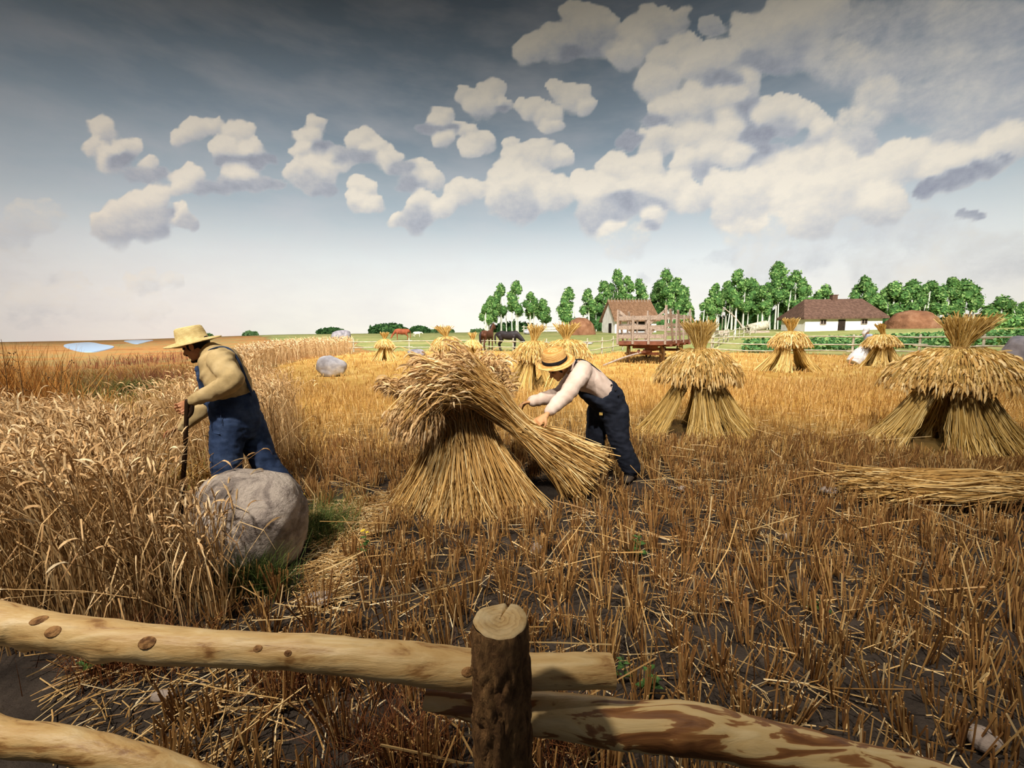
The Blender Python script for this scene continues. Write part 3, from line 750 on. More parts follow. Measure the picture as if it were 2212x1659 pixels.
rock('boulder', (-1.90, 2.84, 0), (.80, .64, .76), M_GRANITE, 3, 'big grey granite boulder beside the legs of the man with the scythe', amp=.12, tilt=-.16, shear=.05, block=.62, pits=.035)
rock('fieldstone', gl(717, 812), (1.12, .8, .86), M_PALE_ROCK, 6, 'pale rounded fieldstone alone on the golden field', sub=4, tilt=-.3)
rock('fieldstone', gl(900, 772), (1.05, .8, .62), M_GREY_ROCK, 9, 'flat grey rock at the foot of the pasture fence', sub=4)
rock('fieldstone', gl(738, 733), (2.3, 1.6, 1.2), M_GREY_ROCK, 12, 'grey rock in the far pasture left of the red cow', sub=3)
rock('fieldstone', gl(2216, 790), (1.5, 1.3, 1.35), M_GREY_ROCK, 14, 'grey rock cut by the right edge beside the last stook', sub=4)
rock('fieldstone', gl(1144, 722), (1.9, 1.3, .9), M_PALE_ROCK, 15, 'pale stone in the pasture above the black horse', sub=3)
rock('fieldstone', gl(1196, 746), (1.0, .7, .34), M_PALE_ROCK, 16, 'low pale stone in the grass left of the wagon fence', sub=3)
rock('fieldstone', gl(1268, 744), (1.1, .7, .3), M_PALE_ROCK, 17, 'low pale stone in the grass nearest the barn door', sub=3)
for k, (px, py, sz, lab) in enumerate([(1703, 1170, (.075, .06, .075), 'small pinkish stone among the stubble on the right'), (1157, 1196, (.09, .07, .09), 'small grey stone in the stubble below the big stook'),
        (1790, 1066, (.17, .13, .08), 'flat grey stone left of the lying sheaf'), (2118, 1608, (.12, .10, .07), 'round stone at the bottom right corner of the field'),
        (690, 1300, (.17, .12, .06), 'flat pinkish stone on the trampled straw strip'), (352, 1512, (.11, .05, .05), 'pale stone chip on the soil under the left rail'),
        (412, 845, (.42, .3, .26), 'pale stone in the prairie grass in front of the scythe man'), (1474, 1062, (.10, .08, .07), 'small stone right of the bending man\'s boots')]):
    rock('field_stone', gl(px, py), sz, M_PEBBLE, 20 + k, lab, 'stone', sub=3)

# ------------------------------------------------------------------ log fence in the foreground
def _peeled():
    t = NT('peeled_log')
    f = t.noise(2.0, 6, .6, stretch=(3.0, 14, 14), dist=.5); k = t.noise(26, 4, .6, stretch=(.35, 2, 2))
    c = t.ramp(f, [(0.26, (112, 74, 38)), (0.36, (160, 116, 64)), (0.44, (204, 164, 104)), (0.6, (220, 186, 128)), (0.75, (234, 206, 156))])
    fl = t.noise(3.2, 5, .7, stretch=(1.6, 9, 9), dist=1.0)
    c = t.mix(t.ramp(fl, [(.30, (255, 255, 255)), (.36, (0, 0, 0))]), c, lin((120, 78, 42)))
    c = t.mix(t.ramp(k, [(.30, (150, 150, 150)), (.46, (0, 0, 0))]), c, lin((120, 80, 40)))
    t.bump(t.math('ADD', k, t.math('MULTIPLY', f, .8)), .6, .006); return t.fin(c, .5, .4)
def _barky():
    t = NT('half_peeled_log')
    f = t.noise(2.4, 4, .5, stretch=(1.7, 11, 11), dist=1.0); k = t.noise(20, 5, .6, stretch=(.3, 2, 2))
    c = t.ramp(f, [(0.0, (86, 52, 26)), (0.36, (120, 74, 36)), (0.44, (146, 96, 50)), (0.475, (160, 108, 58)), (0.50, (222, 186, 124)), (0.7, (234, 204, 148)), (.9, (214, 174, 112))])
    c = t.mix(t.ramp(k, [(.28, (120, 120, 120)), (.44, (0, 0, 0))]), c, lin((96, 58, 28)))
    t.bump(t.math('ADD', t.math('MULTIPLY', f, 1.0), t.math('MULTIPLY', k, .4)), .6, .008); return t.fin(c, .45, .45)
def _bark():
    t = NT('post_bark')
    f = t.noise(9, 7, .7, stretch=(3, 3, 1.1), dist=.8); k = t.noise(46, 6, .7, stretch=(1.6, 1.6, .7), dist=.5)
    c = t.ramp(f, [(0.25, (74, 52, 34)), (0.42, (120, 86, 54)), (0.55, (152, 112, 70)), (0.66, (180, 136, 86)), (0.8, (212, 170, 108))])
    c = t.mix(t.ramp(k, [(.36, (170, 170, 170)), (.5, (0, 0, 0))]), c, lin((30, 20, 13)))
    t.bump(t.math('ADD', k, f), 1.0, .012); return t.fin(c, .85, .2)
def _cutend():
    t = NT('sawn_wood_end')
    tc = t.n('TexCoord'); mp = t.n('Mapping'); t.l(tc.outputs['Object'], mp.inputs[0])
    w = t.n('TexWave', wave_type='RINGS', rings_direction='Z', wave_profile='SAW'); t.l(mp.outputs[0], w.inputs['Vector'])
    w.inputs['Scale'].default_value = 26; w.inputs['Distortion'].default_value = 5; w.inputs['Detail'].default_value = 4; w.inputs['Detail Scale'].default_value = 3
    c = t.ramp(w.outputs['Fac'], [(0, (186, 150, 98)), (.6, (204, 170, 116)), (1, (166, 130, 82))])
    c = t.mix(t.ramp(t.noise(14, 5, .6), [(.4, (0, 0, 0)), (.62, (220, 220, 220))]), c, lin((228, 204, 158)))
    t.bump(w.outputs['Fac'], .3, .004); return t.fin(c, .8, .2)
M_PEELED, M_BARKY, M_BARK, M_CUT = _peeled(), _barky(), _bark(), _cutend()

M_KNOT = mat_noise('dark_knot', [(0.35, (104, 68, 38)), (0.6, (176, 130, 80))], 60, .7, .4, 90)
def log(name, path, rad, m, parent, seed, knots=(), n=40, per=14, label=None):
    P = A(path); K = len(P); tt = np.linspace(0, K - 1, (K - 1) * per + 1)
    def cr(X):
        out = []
        for q in tt:
            i = min(int(q), K - 2); f = q - i
            p0, p1, p2, p3 = X[max(i - 1, 0)], X[i], X[i + 1], X[min(i + 2, K - 1)]
            out.append(.5 * (2 * p1 + (p2 - p0) * f + (2 * p0 - 5 * p1 + 4 * p2 - p3) * f * f + (3 * p1 - p0 - 3 * p2 + p3) * f ** 3))
        return A(out)
    C = cr(P); R = cr(A(rad)[:, None])[:, 0]
    g = Geo(); loft(g, C, R, side=(0, 0, 1), n=n, cap=False)
    V = g.V[0].reshape(len(C), n, 3)
    for i in range(len(C)):
        for j in range(n):
            d = V[i, j] - C[i]; q = Vector(V[i, j])
            k = 1 + .10 * noise.noise(q * 7 + Vector((seed, 0, 0))) + .05 * noise.noise(q * 19 + Vector((seed, 3, 0))) + .035 * noise.noise(Vector((q.x * 8, q.y * 34, q.z * 34)))
            for (f, ang, a, w) in knots:
                u = (i / (len(C) - 1) - f) / w; dv = ((j / n * 6.283 - ang + 3.1416) % 6.283 - 3.1416) / .5
                k += a * math.exp(-u * u - dv * dv)
            V[i, j] = C[i] + d * k
    o = g.build(name, m, parent, True)
    for idx in (0, -1):
        e = Geo(); ring = V[idx]; c = ring.mean(0); e.add(np.concatenate([ring, [c + (C[idx] - C[1 if idx == 0 else -2]) * .05]]), None, [[j, (j + 1) % n, n] for j in range(n)])
        e.build('cut_end', M_CUT, o)
    if label: o['label'] = label
    return o
def log_fence():
    base = at(1090, 1345, .86)
    root = empty('log_fence', (base.x, base.y, 0)); tag(root, 'rustic log fence in the foreground with a sawn bark-covered post', 'fence')
    o = A([base.x, base.y, 0])
    def pp(lst): return [A(at(px, py, Y)) - o for px, py, Y in lst]
    log('rail', pp([(-330, 1270, 1.06), (-120, 1312, 1.04), (0, 1344, 1.03), (120, 1366, 1.02), (330, 1392, 1.0), (520, 1402, .99), (700, 1412, .985), (850, 1428, .98), (1000, 1446, .985), (1150, 1450, .99), (1322, 1449, 1.0)]),
        [.047, .047, .046, .045, .045, .042, .042, .046, .047, .042, .040], M_PEELED, root, 1.0,
        [(.24, 1.2, .16, .008), (.27, 2.6, .2, .008), (.36, 2.2, .22, .009), (.39, 1.4, .1, .01), (.54, 2.0, .06, .01), (.80, 2.9, .14, .007)], label='smooth peeled pale upper left rail')
    up = [c for c in COL.objects if c.parent is root][-1]
    RV = A([v.co for v in up.data.vertices]) + o; RN = A([v.normal for v in up.data.vertices])
    for px, py, s in ((86, 1332, .013), (106, 1364, .014), (322, 1384, .015), (560, 1398, .008), (612, 1410, .007), (1012, 1458, .011)):
        d = nrm(A(ray(px, py))); w = RV - A([0, 0, EYE]); t = w @ d; perp = np.linalg.norm(w - np.outer(t, d), axis=1)
        i = int(np.argmin(np.where(perp < max(.012, perp.min() * 1.2), t, 99))); c = RV[i] - o; e1, e2, e3 = frame_of(RN[i]); R = np.stack([e1, e2, e3], 1)
        k = Geo(); ball(k, c, (s * 1.5, s, s * .22), R, 14, 8); ball(k, c + e3 * s * .12, (s * .6, s * .4, s * .2), R, 10, 6); k.build('knot', M_KNOT, up, True)
    log('rail', pp([(918, 1508, 1.03), (1050, 1530, 1.02), (1160, 1542, 1.0), (1260, 1553, .985), (1400, 1570, .97), (1520, 1578, .96), (1700, 1622, .94), (1900, 1668, .92), (2100, 1720, .9), (2400, 1800, .87)]),
        [.026, .036, .048, .054, .056, .058, .054, .053, .052, .05], M_BARKY, root, 5.0, [(.40, 1.6, .12, .012), (.5, 1.5, .12, .02)], label='blotchy half-peeled right rail with reddish bark')
    log('rail', pp([(-330, 1500, .98), (-120, 1548, .97), (0, 1590, .96), (130, 1606, .955), (250, 1632, .95), (380, 1672, .95), (520, 1720, .96), (800, 1820, .99)]),
        [.040, .040, .039, .038, .037, .037, .037, .037], M_PEELED, root, 9.0, [(.42, 1.2, .12, .01)], label='peeled lower left rail at the bottom corner')
    # post
    top = A(at(1080, 1340, .86)) - o; K = 110; n = 72
    zz = np.linspace(-.05, top[2], K); C = np.stack([top[0] + (top[2] - zz) * .006, top[1] + 0 * zz, zz], 1)
    g = Geo(); loft(g, C, np.full(K, .0665), side=(1, 0, 0), n=n, cap=False)
    V = g.V[0].reshape(K, n, 3)
    for i in range(K):
        for j in range(n):
            d = V[i, j] - C[i]; q = Vector(V[i, j]); h = top[2] - zz[i]
            lump = .10 * noise.noise(Vector((q.x * 15, q.y * 15, q.z * 3))) + .05 * noise.noise(Vector((q.x * 40, q.y * 40, q.z * 8)))
            cr_ = abs(noise.noise(Vector((q.x * 42, q.y * 42, q.z * 13)))) ; ridge = -.16 * max(0, 1 - cr_ * 4.5) + .06 * noise.noise(Vector((q.x * 60, q.y * 60, q.z * 40)))
            bark = float(sstep(.045, .11, h + .05 * noise.noise(Vector((q.x * 20, q.y * 20, 7)))))
            V[i, j] = C[i] + d * (.955 + lump + bark * (.06 + ridge) - (.05 if h < .004 else 0))
    po = g.build('post', M_BARK, root, True); po['label'] = 'rough bark-covered upright post'
    # sawn face with a radial crack
    e = Geo(); ring = V[-1]; cz = top[2]; rows = []
    for f in (1.0, .97, .7, .45, .22, 0.02):
        q = C[-1] + (ring - C[-1]) * f
        a = np.linspace(0, 6.283, n, endpoint=False); crack = np.exp(-((a - 1.25) / .05) ** 2) * (f > .1)
        q[:, 2] = cz + (.004 if f < .99 else 0) + .004 * np.sin(a * 2 + 1) * f - .02 * crack
        rows.append(q)
    i = np.arange(5)[:, None] * n; j = np.arange(n)[None]; j2 = (j + 1) % n
    e.add(np.concatenate(rows), np.stack([i + j, i + j2, i + n + j2, i + n + j], -1).reshape(-1, 4))
    ce = e.build('sawn_top', M_CUT, None, True); ce.parent = po
    # rings centred on the post: keep the object origin on its axis
    me = ce.data; W = np.concatenate(rows) - A([top[0], top[1], 0]); me.vertices.foreach_set('co', W.astype(np.float32).ravel()); me.update()
    ce.location = (top[0], top[1], 0)
log_fence()

# ------------------------------------------------------------------ people
def remeshed(name, g, m, parent=None, voxel=.008, smooth=4, disp=None, loc=None):
    me = g.mesh(name + '_tmp'); o = bpy.data.objects.new(name + '_tmp', me); COL.objects.link(o)
    r = o.modifiers.new('r', 'REMESH'); r.mode = 'VOXEL'; r.voxel_size = voxel; r.use_smooth_shade = True
    s = o.modifiers.new('s', 'SMOOTH'); s.factor = .5; s.iterations = smooth
    if voxel < .03 and disp is None: dm = o.modifiers.new('d', 'DECIMATE'); dm.ratio = .25
    dg = bpy.context.evaluated_depsgraph_get(); dg.update()
    me2 = bpy.data.meshes.new_from_object(o.evaluated_get(dg)); me2.name = name
    bpy.data.objects.remove(o); bpy.data.meshes.remove(me)
    if disp is not None:
        n = len(me2.vertices); V = np.empty(n * 3, np.float32); me2.vertices.foreach_get('co', V); V = V.reshape(-1, 3)
        N = np.empty(n * 3, np.float32); me2.vertex_normals.foreach_get('vector', N); N = N.reshape(-1, 3)
        V += N * disp(V)[:, None]; me2.vertices.foreach_set('co', V.astype(np.float32).ravel()); me2.update()
    me2.materials.clear(); me2.materials.append(m)
    me2.polygons.foreach_set('use_smooth', np.full(len(me2.polygons), True))
    ob = bpy.data.objects.new(name, me2); COL.objects.link(ob)
    if parent is not None: ob.parent = parent
    if loc is not None: ob.location = loc
    return ob
def folds(axis_list, amp, f1=26, f2=9):
    """cloth wrinkles: ridged noise squeezed along the given axis"""
    ax = nrm(A(axis_list))
    def fn(V):
        out = np.empty(len(V))
        a = V @ ax; P = V - np.outer(a, ax)
        for i in range(len(V)):
            p = P[i]; q = Vector((p[0] * f2, p[1] * f2, p[2] * f2 + 3)) + Vector(ax) * float(a[i] * f1)
            n1 = noise.noise(q); n2 = noise.noise(q * 2.1 + Vector((5, 1, 2)))
            out[i] = amp * ((1 - abs(n1) * 2.2) * .7 + n2 * .5)
        return out
    return fn
def basis(fwd, up):
    f = nrm(A(fwd)); u = A(up); u = nrm(u - (u @ f) * f); l = np.cross(u, f)
    M = np.eye(4); M[:3, 0] = f; M[:3, 1] = l; M[:3, 2] = u
    return M
def head(g, c, fwd, up, k=1.0):
    """skull, jaw, nose, lips, ears; local x = face direction"""
    B = basis(fwd, up); R = B[:3, :3]
    def w(p): return A(c) + R @ (A(p) * k)
    ball(g, w((-.012, 0, .035)), A((.100, .077, .092)) * k, R, 20, 14)
    ball(g, w((.030, 0, -.030)), A((.066, .060, .086)) * k, R, 18, 12)
    ball(g, w((.052, 0, -.088)), A((.036, .040, .030)) * k, R)
    ball(g, w((.070, 0, -.106)), A((.020, .022, .018)) * k, R)
    limb(g, [w((.086, 0, .022)), w((.104, 0, -.008)), w((.116, 0, -.030))], A([.010, .012, .016]) * k, side=R[:, 1])
    for s in (-1, 1):
        ball(g, w((.104, s * .013, -.035)), .010 * k)
        ball(g, w((-.004, s * .080, -.012)), A((.021, .009, .034)) * k, R)
        ball(g, w((.062, s * .036, -.022)), A((.030, .026, .026)) * k, R)
        ball(g, w((.080, s * .030, .030)), A((.016, .030, .011)) * k, R)
    ball(g, w((.088, 0, -.060)), A((.013, .026, .008)) * k, R)
    ball(g, w((.085, 0, -.075)), A((.013, .023, .009)) * k, R)
    return B, w
def hand(g, wrist, d, n, curl=.9, ts=1, k=1.0, spread=1.0):
    """palm, four unequal fingers with knuckle bends, thumb off the side"""
    d = nrm(A(d)); n = A(n); n = nrm(n - (n @ d) * d); s = np.cross(d, n) * ts
    wr = A(wrist); kn = wr + d * .092 * k
    limb(g, [wr, wr + d * .04 * k, kn - d * .008 * k], A([[.027, .021], [.037, .019], [.042, .016]]) * k, side=s, n=14)
    for i, (off, ln) in enumerate(((-.036, .060), (-.0125, .076), (.0125, .082), (.036, .074))):
        p = kn + s * off * k * spread - d * .012 * k; P = [p]; a = curl * .35; dd = d
        for sg in (.45, .32, .23):
            c, si = math.cos(a), math.sin(a); v = nrm(d * c + n * si + s * off * .8)
            p = p + v * (ln + .012) * sg * k * 1.15; P.append(p); a += curl * .75
        limb(g, P, A([.0100, .0092, .0085, .0072]) * k, n=8, sub=4)
    p = wr + d * .028 * k + s * .030 * k
    P = [p, p + nrm(d * .6 + s * .75 + n * .25) * .036 * k, p + nrm(d * .8 + s * .55 + n * .5) * .068 * k, p + nrm(d * .9 + s * .35 + n * .75) * .092 * k]
    limb(g, P, A([.015, .0125, .0105, .0085]) * k, n=8, sub=4)
def cloth(name, stops, sc=40):
    t = NT(name); c = t.ramp(t.noise(6, 6, .6), stops); f = t.noise(sc * 6, 3, .6)
    t.bump(t.math('ADD', f, t.math('MULTIPLY', t.noise(14, 5, .6), 3)), .35, .006); return t.fin(c, .9, .15)
M_SKIN = mat_noise('skin', [(0.3, (176, 112, 78)), (0.6, (204, 146, 106)), (0.8, (216, 162, 124))], 9, .55, .15, 60, spec=.35)
M_SKIN_PALE = mat_noise('pale_skin', [(0.3, (196, 140, 92)), (0.7, (222, 172, 124))], 9, .55, .15, 60, spec=.35)  # paler skin colour of the bending man and the far woman
M_TAN = cloth('tan_cotton', [(0.3, (168, 144, 100)), (0.5, (198, 172, 124)), (0.75, (216, 192, 146))])
M_PINK = cloth('pale_striped_cotton', [(0.3, (206, 180, 164)), (0.6, (232, 210, 196)), (0.8, (242, 226, 214))])
M_DENIM = cloth('blue_denim', [(0.3, (34, 46, 72)), (0.5, (50, 66, 98)), (0.75, (78, 96, 130))])
M_NAVY = cloth('dark_navy_denim', [(0.3, (24, 27, 36)), (0.55, (36, 40, 52)), (0.8, (56, 60, 72))])
M_BOOT = mat_noise('dusty_leather', [(0.3, (40, 34, 30)), (0.7, (88, 76, 66))], 12, .7, .3, 60)
M_HAIR = mat_noise('dark_hair', [(0.3, (16, 12, 10)), (0.7, (44, 32, 24))], 60, .6, .4, 120)
def _hat(name, a, b, c):
    t = NT(name); tc = t.n('TexCoord'); w = t.n('TexWave', wave_type='BANDS', bands_direction='Z'); t.l(tc.outputs['Object'], w.inputs['Vector'])
    w.inputs['Scale'].default_value = 34; w.inputs['Distortion'].default_value = 2.5; w.inputs['Detail'].default_value = 3
    cc = t.ramp(t.math('ADD', t.math('MULTIPLY', w.outputs['Fac'], .4), t.math('MULTIPLY', t.noise(24, 5), .6)), [(.25, a), (.5, b), (.75, c)])
    t.bump(w.outputs['Fac'], .4, .004); return t.fin(cc, .75, .2)
M_HAT1 = _hat('pale_straw_hat', (176, 146, 86), (222, 196, 134), (240, 220, 164))
M_HAT2 = _hat('golden_straw_hat', (190, 136, 70), (224, 174, 104), (238, 198, 134))
M_BLACK = mat_noise('black_ribbon', [(0.3, (16, 16, 20)), (0.7, (34, 32, 36))], 30, .7)
M_DARKWOOD = mat_noise('dark_handle_wood', [(0.3, (30, 20, 14)), (0.7, (66, 44, 28))], 20, .5, .3, 50, stretch=(4, 4, .6))
M_STEEL = mat_noise('worn_steel', [(0.3, (110, 108, 104)), (0.7, (160, 156, 150))], 18, .35)
M_EYE = mat_noise('eye', [(0.3, (70, 60, 52)), (0.7, (90, 78, 70))], 5, .2)
M_BRASS = mat_noise('brass_button', [(0.3, (150, 120, 60)), (0.7, (200, 170, 100))], 20, .35)

def hat(parent, c, up, fwd, m, band=None, crown=(.122, .104), ht=.115, brim=(.215, .185), droop=.02, wave=.012, label=None, bow=None):
    M = np.eye(4); u = nrm(A(up)); f = A(fwd); f = nrm(f - (f @ u) * u); l = np.cross(u, f)
    M[:3, 0] = f; M[:3, 1] = l; M[:3, 2] = u
    g = Geo(); kx, ky = 1.0, crown[1] / crown[0] if crown[0] else 1
    r0 = crown[0]; rt = r0 * .86
    out = [(.004, ht), (rt * .5, ht + .004), (rt * .88, ht), (rt, ht - .012), (r0 * .94, ht * .5), (r0, .0)]
    nb = 7
    for k in range(1, nb + 1):
        q = k / nb; out.append((r0 + (brim[0] - r0) * q, -droop * q ** 1.6))
    out.append((brim[0] - .004, -droop - .007))
    for k in range(nb - 1, -1, -1):
        q = k / nb; out.append((r0 - .006 + (brim[0] - r0) * q, -droop * q ** 1.6 - .007))
    out += [(r0 * .92, ht * .5), (rt * .93, ht - .016), (.004, ht - .01)]
    def warp(V):
        ang = np.arctan2(V[..., 1], V[..., 0]); r = np.hypot(V[..., 0], V[..., 1]); q = np.clip((r - r0) / (brim[0] - r0), 0, 1)
        V = V.copy(); V[..., 1] *= (1 - q) * ky + q * brim[1] / brim[0]
        V[..., 2] += q ** 1.5 * wave * (np.sin(2 * ang + .6) + .5 * np.sin(3 * ang + 1) - .9 * np.cos(ang) ** 2 * (np.cos(ang) > 0))
        V[..., 2] -= .018 * np.exp(-(V[..., 0] / .05) ** 2 - (V[..., 1] / .03) ** 2) * (V[..., 2] > ht * .6)
        return V
    lathe(g, out, 48, None, warp)
    o = g.build('hat', m, parent, True); o.matrix_local = Matrix(M.tolist()); o.location = A(c)
    if label: o['label'] = label
    if band is not None:
        b = Geo(); lathe(b, [(r0 * 1.012, .002), (r0 * 1.02, .006), (r0 * .985, .036), (r0 * .97, .037)], 48, None, lambda V: V * A([1, ky, 1]))
        if bow is not None:
            for dz, dx in ((.018, .02), (.018, -.02)):
                limb(b, [A([math.cos(bow) * r0 * 1.04, math.sin(bow) * r0 * ky * 1.04, .018]), A([math.cos(bow) * r0 * 1.04 - math.sin(bow) * dx * 1.8, math.sin(bow) * r0 * ky * 1.06 + math.cos(bow) * dx * 1.8, dz + dx * .4])], [[.012, .006], [.004, .003]], n=8)
        b.build('hat_band', band, o, True)
    return o
def strap(g, pts, w=.019, th=.006, side=(0, 1, 0)):
    P = A(pts); limb(g, P, np.tile([w, th], (len(P), 1)), side=side, n=8, sub=8)

def scythe_man():
    base = A([at(505, 1118, 3.66).x, 3.72, 0])
    q = lambda px, py, Y: A(at(px, py, Y)) - base
    # --- joints
    hipC, waist, chest, shC = q(510, 888, 3.76), q(500, 852, 3.75), q(481, 800, 3.74), q(470, 768, 3.74)
    nk, hd = q(452, 760, 3.74), q(424, 748, 3.73)
    shN, elN, wrN = q(476, 780, 3.57), q(503, 822, 3.46), q(418, 864, 3.44)
    shF, elF, wrF = q(464, 782, 3.92), q(462, 858, 3.99), q(394, 922, 3.92)
    hN, kN, aN = q(498, 905, 3.67), q(490, 1003, 3.62), q(502, 1098, 3.66)
    hF, kF, aF = q(532, 908, 3.86), q(574, 1000, 3.90), q(628, 1072, 3.96)
    g = Geo()
    B, w = head(g, hd, (-.93, -.10, -.36), (-.30, 0, .95))
    limb(g, [shC, nk, hd + A([.035, 0, -.01])], [[.09, .08], [.062, .062], [.058, .062]])
    loft(g, [hipC, waist, chest, shC], [(.15, .11), (.14, .10), (.16, .11), (.13, .07)])
    for a, b, c in ((shN, elN, wrN), (shF, elF, wrF)): limb(g, [a, b, c], [.045, .038, .026])
    for a, b, c in ((hN, kN, aN), (hF, kF, aF)): limb(g, [a, b, c], [.075, .052, .038])
    hand(g, wrN + A([-.012, .0, -.008]), (-.86, .05, -.50), (-.1, -1, -.1), 1.5, ts=-1)
    hand(g, wrF + A([-.01, 0, -.006]), (-.93, -.1, -.30), (-.2, -.25, -1), .75, ts=1)
    body = remeshed('person', g, M_SKIN, None, .0055, 3, loc=base)
    tag(body, 'man in tan shirt and blue overalls leaning on a scythe in the uncut wheat', 'person')
    for s in (-1, 1):
        e = Geo(); ball(e, w((.086, s * .031, .010)), .0125, None, 10, 7); e.build('eye', M_EYE, body, True)
    # hair: cap on the back of the skull plus sideburn and short beard shadow
    h = Geo(); ball(h, w((-.030, 0, .030)), (.094, .081, .090), B[:3, :3], 18, 12); ball(h, w((-.062, 0, -.028)), (.046, .066, .046), B[:3, :3])
    for s in (-1, 1): ball(h, w((.020, s * .070, -.002)), (.020, .012, .036), B[:3, :3])
    remeshed('hair', h, M_HAIR, body, .006, 2)
    bd = Geo(); ball(bd, w((.080, 0, -.112)), (.020, .020, .018), B[:3, :3]); ball(bd, w((.101, 0, -.0485)), (.012, .030, .0065), B[:3, :3]); ball(bd, w((.05, 0, -.122)), (.03, .03, .012), B[:3, :3])
    remeshed('beard', bd, M_HAIR, body, .005, 2)
    # shirt
    s_ = Geo()
    loft(s_, [q(512, 900, 3.76), hipC + A([0, 0, .05]), waist, (waist + chest) / 2 + A([.01, 0, 0]), chest, shC, q(455, 761, 3.74), q(447, 757, 3.74)],
         [(.17, .13), (.185, .15), (.19, .155), (.205, .165), (.205, .16), (.185, .125), (.095, .09), (.075, .075)], n=20)
    limb(s_, [shN + A([-.02, .08, .02]), shN, (shN + elN) / 2 + A([.01, -.015, 0]), elN, (elN + wrN) / 2 + A([0, 0, -.012]), wrN], [.09, .098, .088, .080, .070, .046])
    limb(s_, [shF, (shF + elF) / 2, elF, (elF + wrF) / 2 + A([0, 0, -.012]), wrF], [.09, .082, .076, .070, .045])
    limb(s_, [q(463, 748, 3.74), q(452, 757, 3.68), q(437, 772, 3.70)], [[.016, .035], [.016, .03], [.01, .012]])   # collar
    remeshed('shirt', s_, M_TAN, body, .012, 3, folds((.75, .1, -.5), .012, 14, 5))
    # overalls
    p = Geo()
    loft(p, [q(500, 852, 3.75), q(506, 880, 3.76), q(512, 915, 3.76), q(515, 945, 3.76)], [(.205, .172), (.212, .19), (.20, .19), (.16, .15)], n=20)
    limb(p, [hN, (hN + kN) / 2 + A([-.015, 0, 0]), kN, (kN + aN) / 2, aN + A([0, 0, .03])], [[.135, .15], [.125, .135], [.115, .122], [.11, .115], [.108, .112]])
    limb(p, [hF, (hF + kF) / 2, kF, (kF + aF) / 2, aF + A([0, 0, .03])], [[.135, .15], [.122, .13], [.11, .115], [.108, .11], [.105, .11]])
    limb(p, [q(459, 866, 3.74), q(450, 830, 3.73), q(440, 790, 3.73)], [[.13, .022], [.125, .018], [.11, .014]])      # bib
    ov = remeshed('overalls', p, M_DENIM, body, .014, 3, folds((.3, .1, .9), .010, 18, 8))
    st = Geo()
    strap(st, [q(440, 792, 3.62), q(446, 764, 3.62), q(466, 751, 3.63), q(492, 752, 3.65), q(514, 776, 3.68), q(530, 815, 3.71), q(545, 852, 3.75)])
    strap(st, [q(441, 792, 3.84), q(447, 765, 3.86), q(468, 749, 3.85), q(494, 753, 3.83), q(515, 778, 3.80), q(531, 816, 3.77), q(545, 852, 3.75)])
    st.build('overall_straps', M_DENIM, ov, True)
    pk = Geo(); limb(pk, [q(455, 905, 3.55), q(459, 932, 3.535), q(474, 938, 3.52)], .004, n=6); limb(pk, [q(476, 880, 3.53), q(478, 915, 3.515)], .003, n=6); pk.build('pocket_seam', M_DENIM, ov, True)
    for a, d in ((aN, A([-1, 0, -.05])), (aF, A([-.9, 0, -.35]))):
        b = Geo(); f = a + A([0, 0, -.07]); limb(b, [a + A([0, 0, .05]), a + A([0, 0, -.02]), f + d * .05], [.058, .056, .05]); limb(b, [f - d * .04 + A([0, 0, -.0]), f + d * .09, f + d * .19], [[.046, .036], [.050, .036], [.038, .026]])
        remeshed('boot', b, M_BOOT, body, .010, 3)
    hat(body, w((.006, 0, .062)), (-.20, -.10, .97), (-1, 0, -.2), M_HAT1, None, (.126, .112), .118, (.228, .205), .022, .014, label='pale plain straw hat')
    # scythe
    sc = empty('scythe', (base[0] - .4, base[1] - .2, 0)); so = A(sc.location)
    qq = lambda px, py, Y: A(at(px, py, Y)) - so
    a = Geo(); limb(a, [qq(404, 866, 3.41), qq(402, 920, 3.41), qq(398, 1000, 3.43), qq(390, 1110, 3.48)], [.017, .017, .018, .017], n=10); a.build('snath', M_DARKWOOD, sc, True)
    a = Geo(); limb(a, [qq(402, 905, 3.41), qq(413, 892, 3.42), qq(416, 872, 3.43)], [.013, .016, .015], n=10); a.build('grip', M_DARKWOOD, sc, True)
    a = Geo(); e = qq(390, 1110, 3.48); P = [e + A([-.02, 0, .0]), e + A([-.25, -.10, .02]), e + A([-.48, -.10, .04]), e + A([-.66, -.02, .06])]
    limb(a, P, [[.003, .03], [.003, .034], [.003, .026], [.002, .005]], side=(0, 0, 1), n=8); a.build('blade', M_STEEL, sc, True)
    tag(sc, 'scythe with a dark wooden snath held upright by the man in tan', 'scythe')
scythe_man()

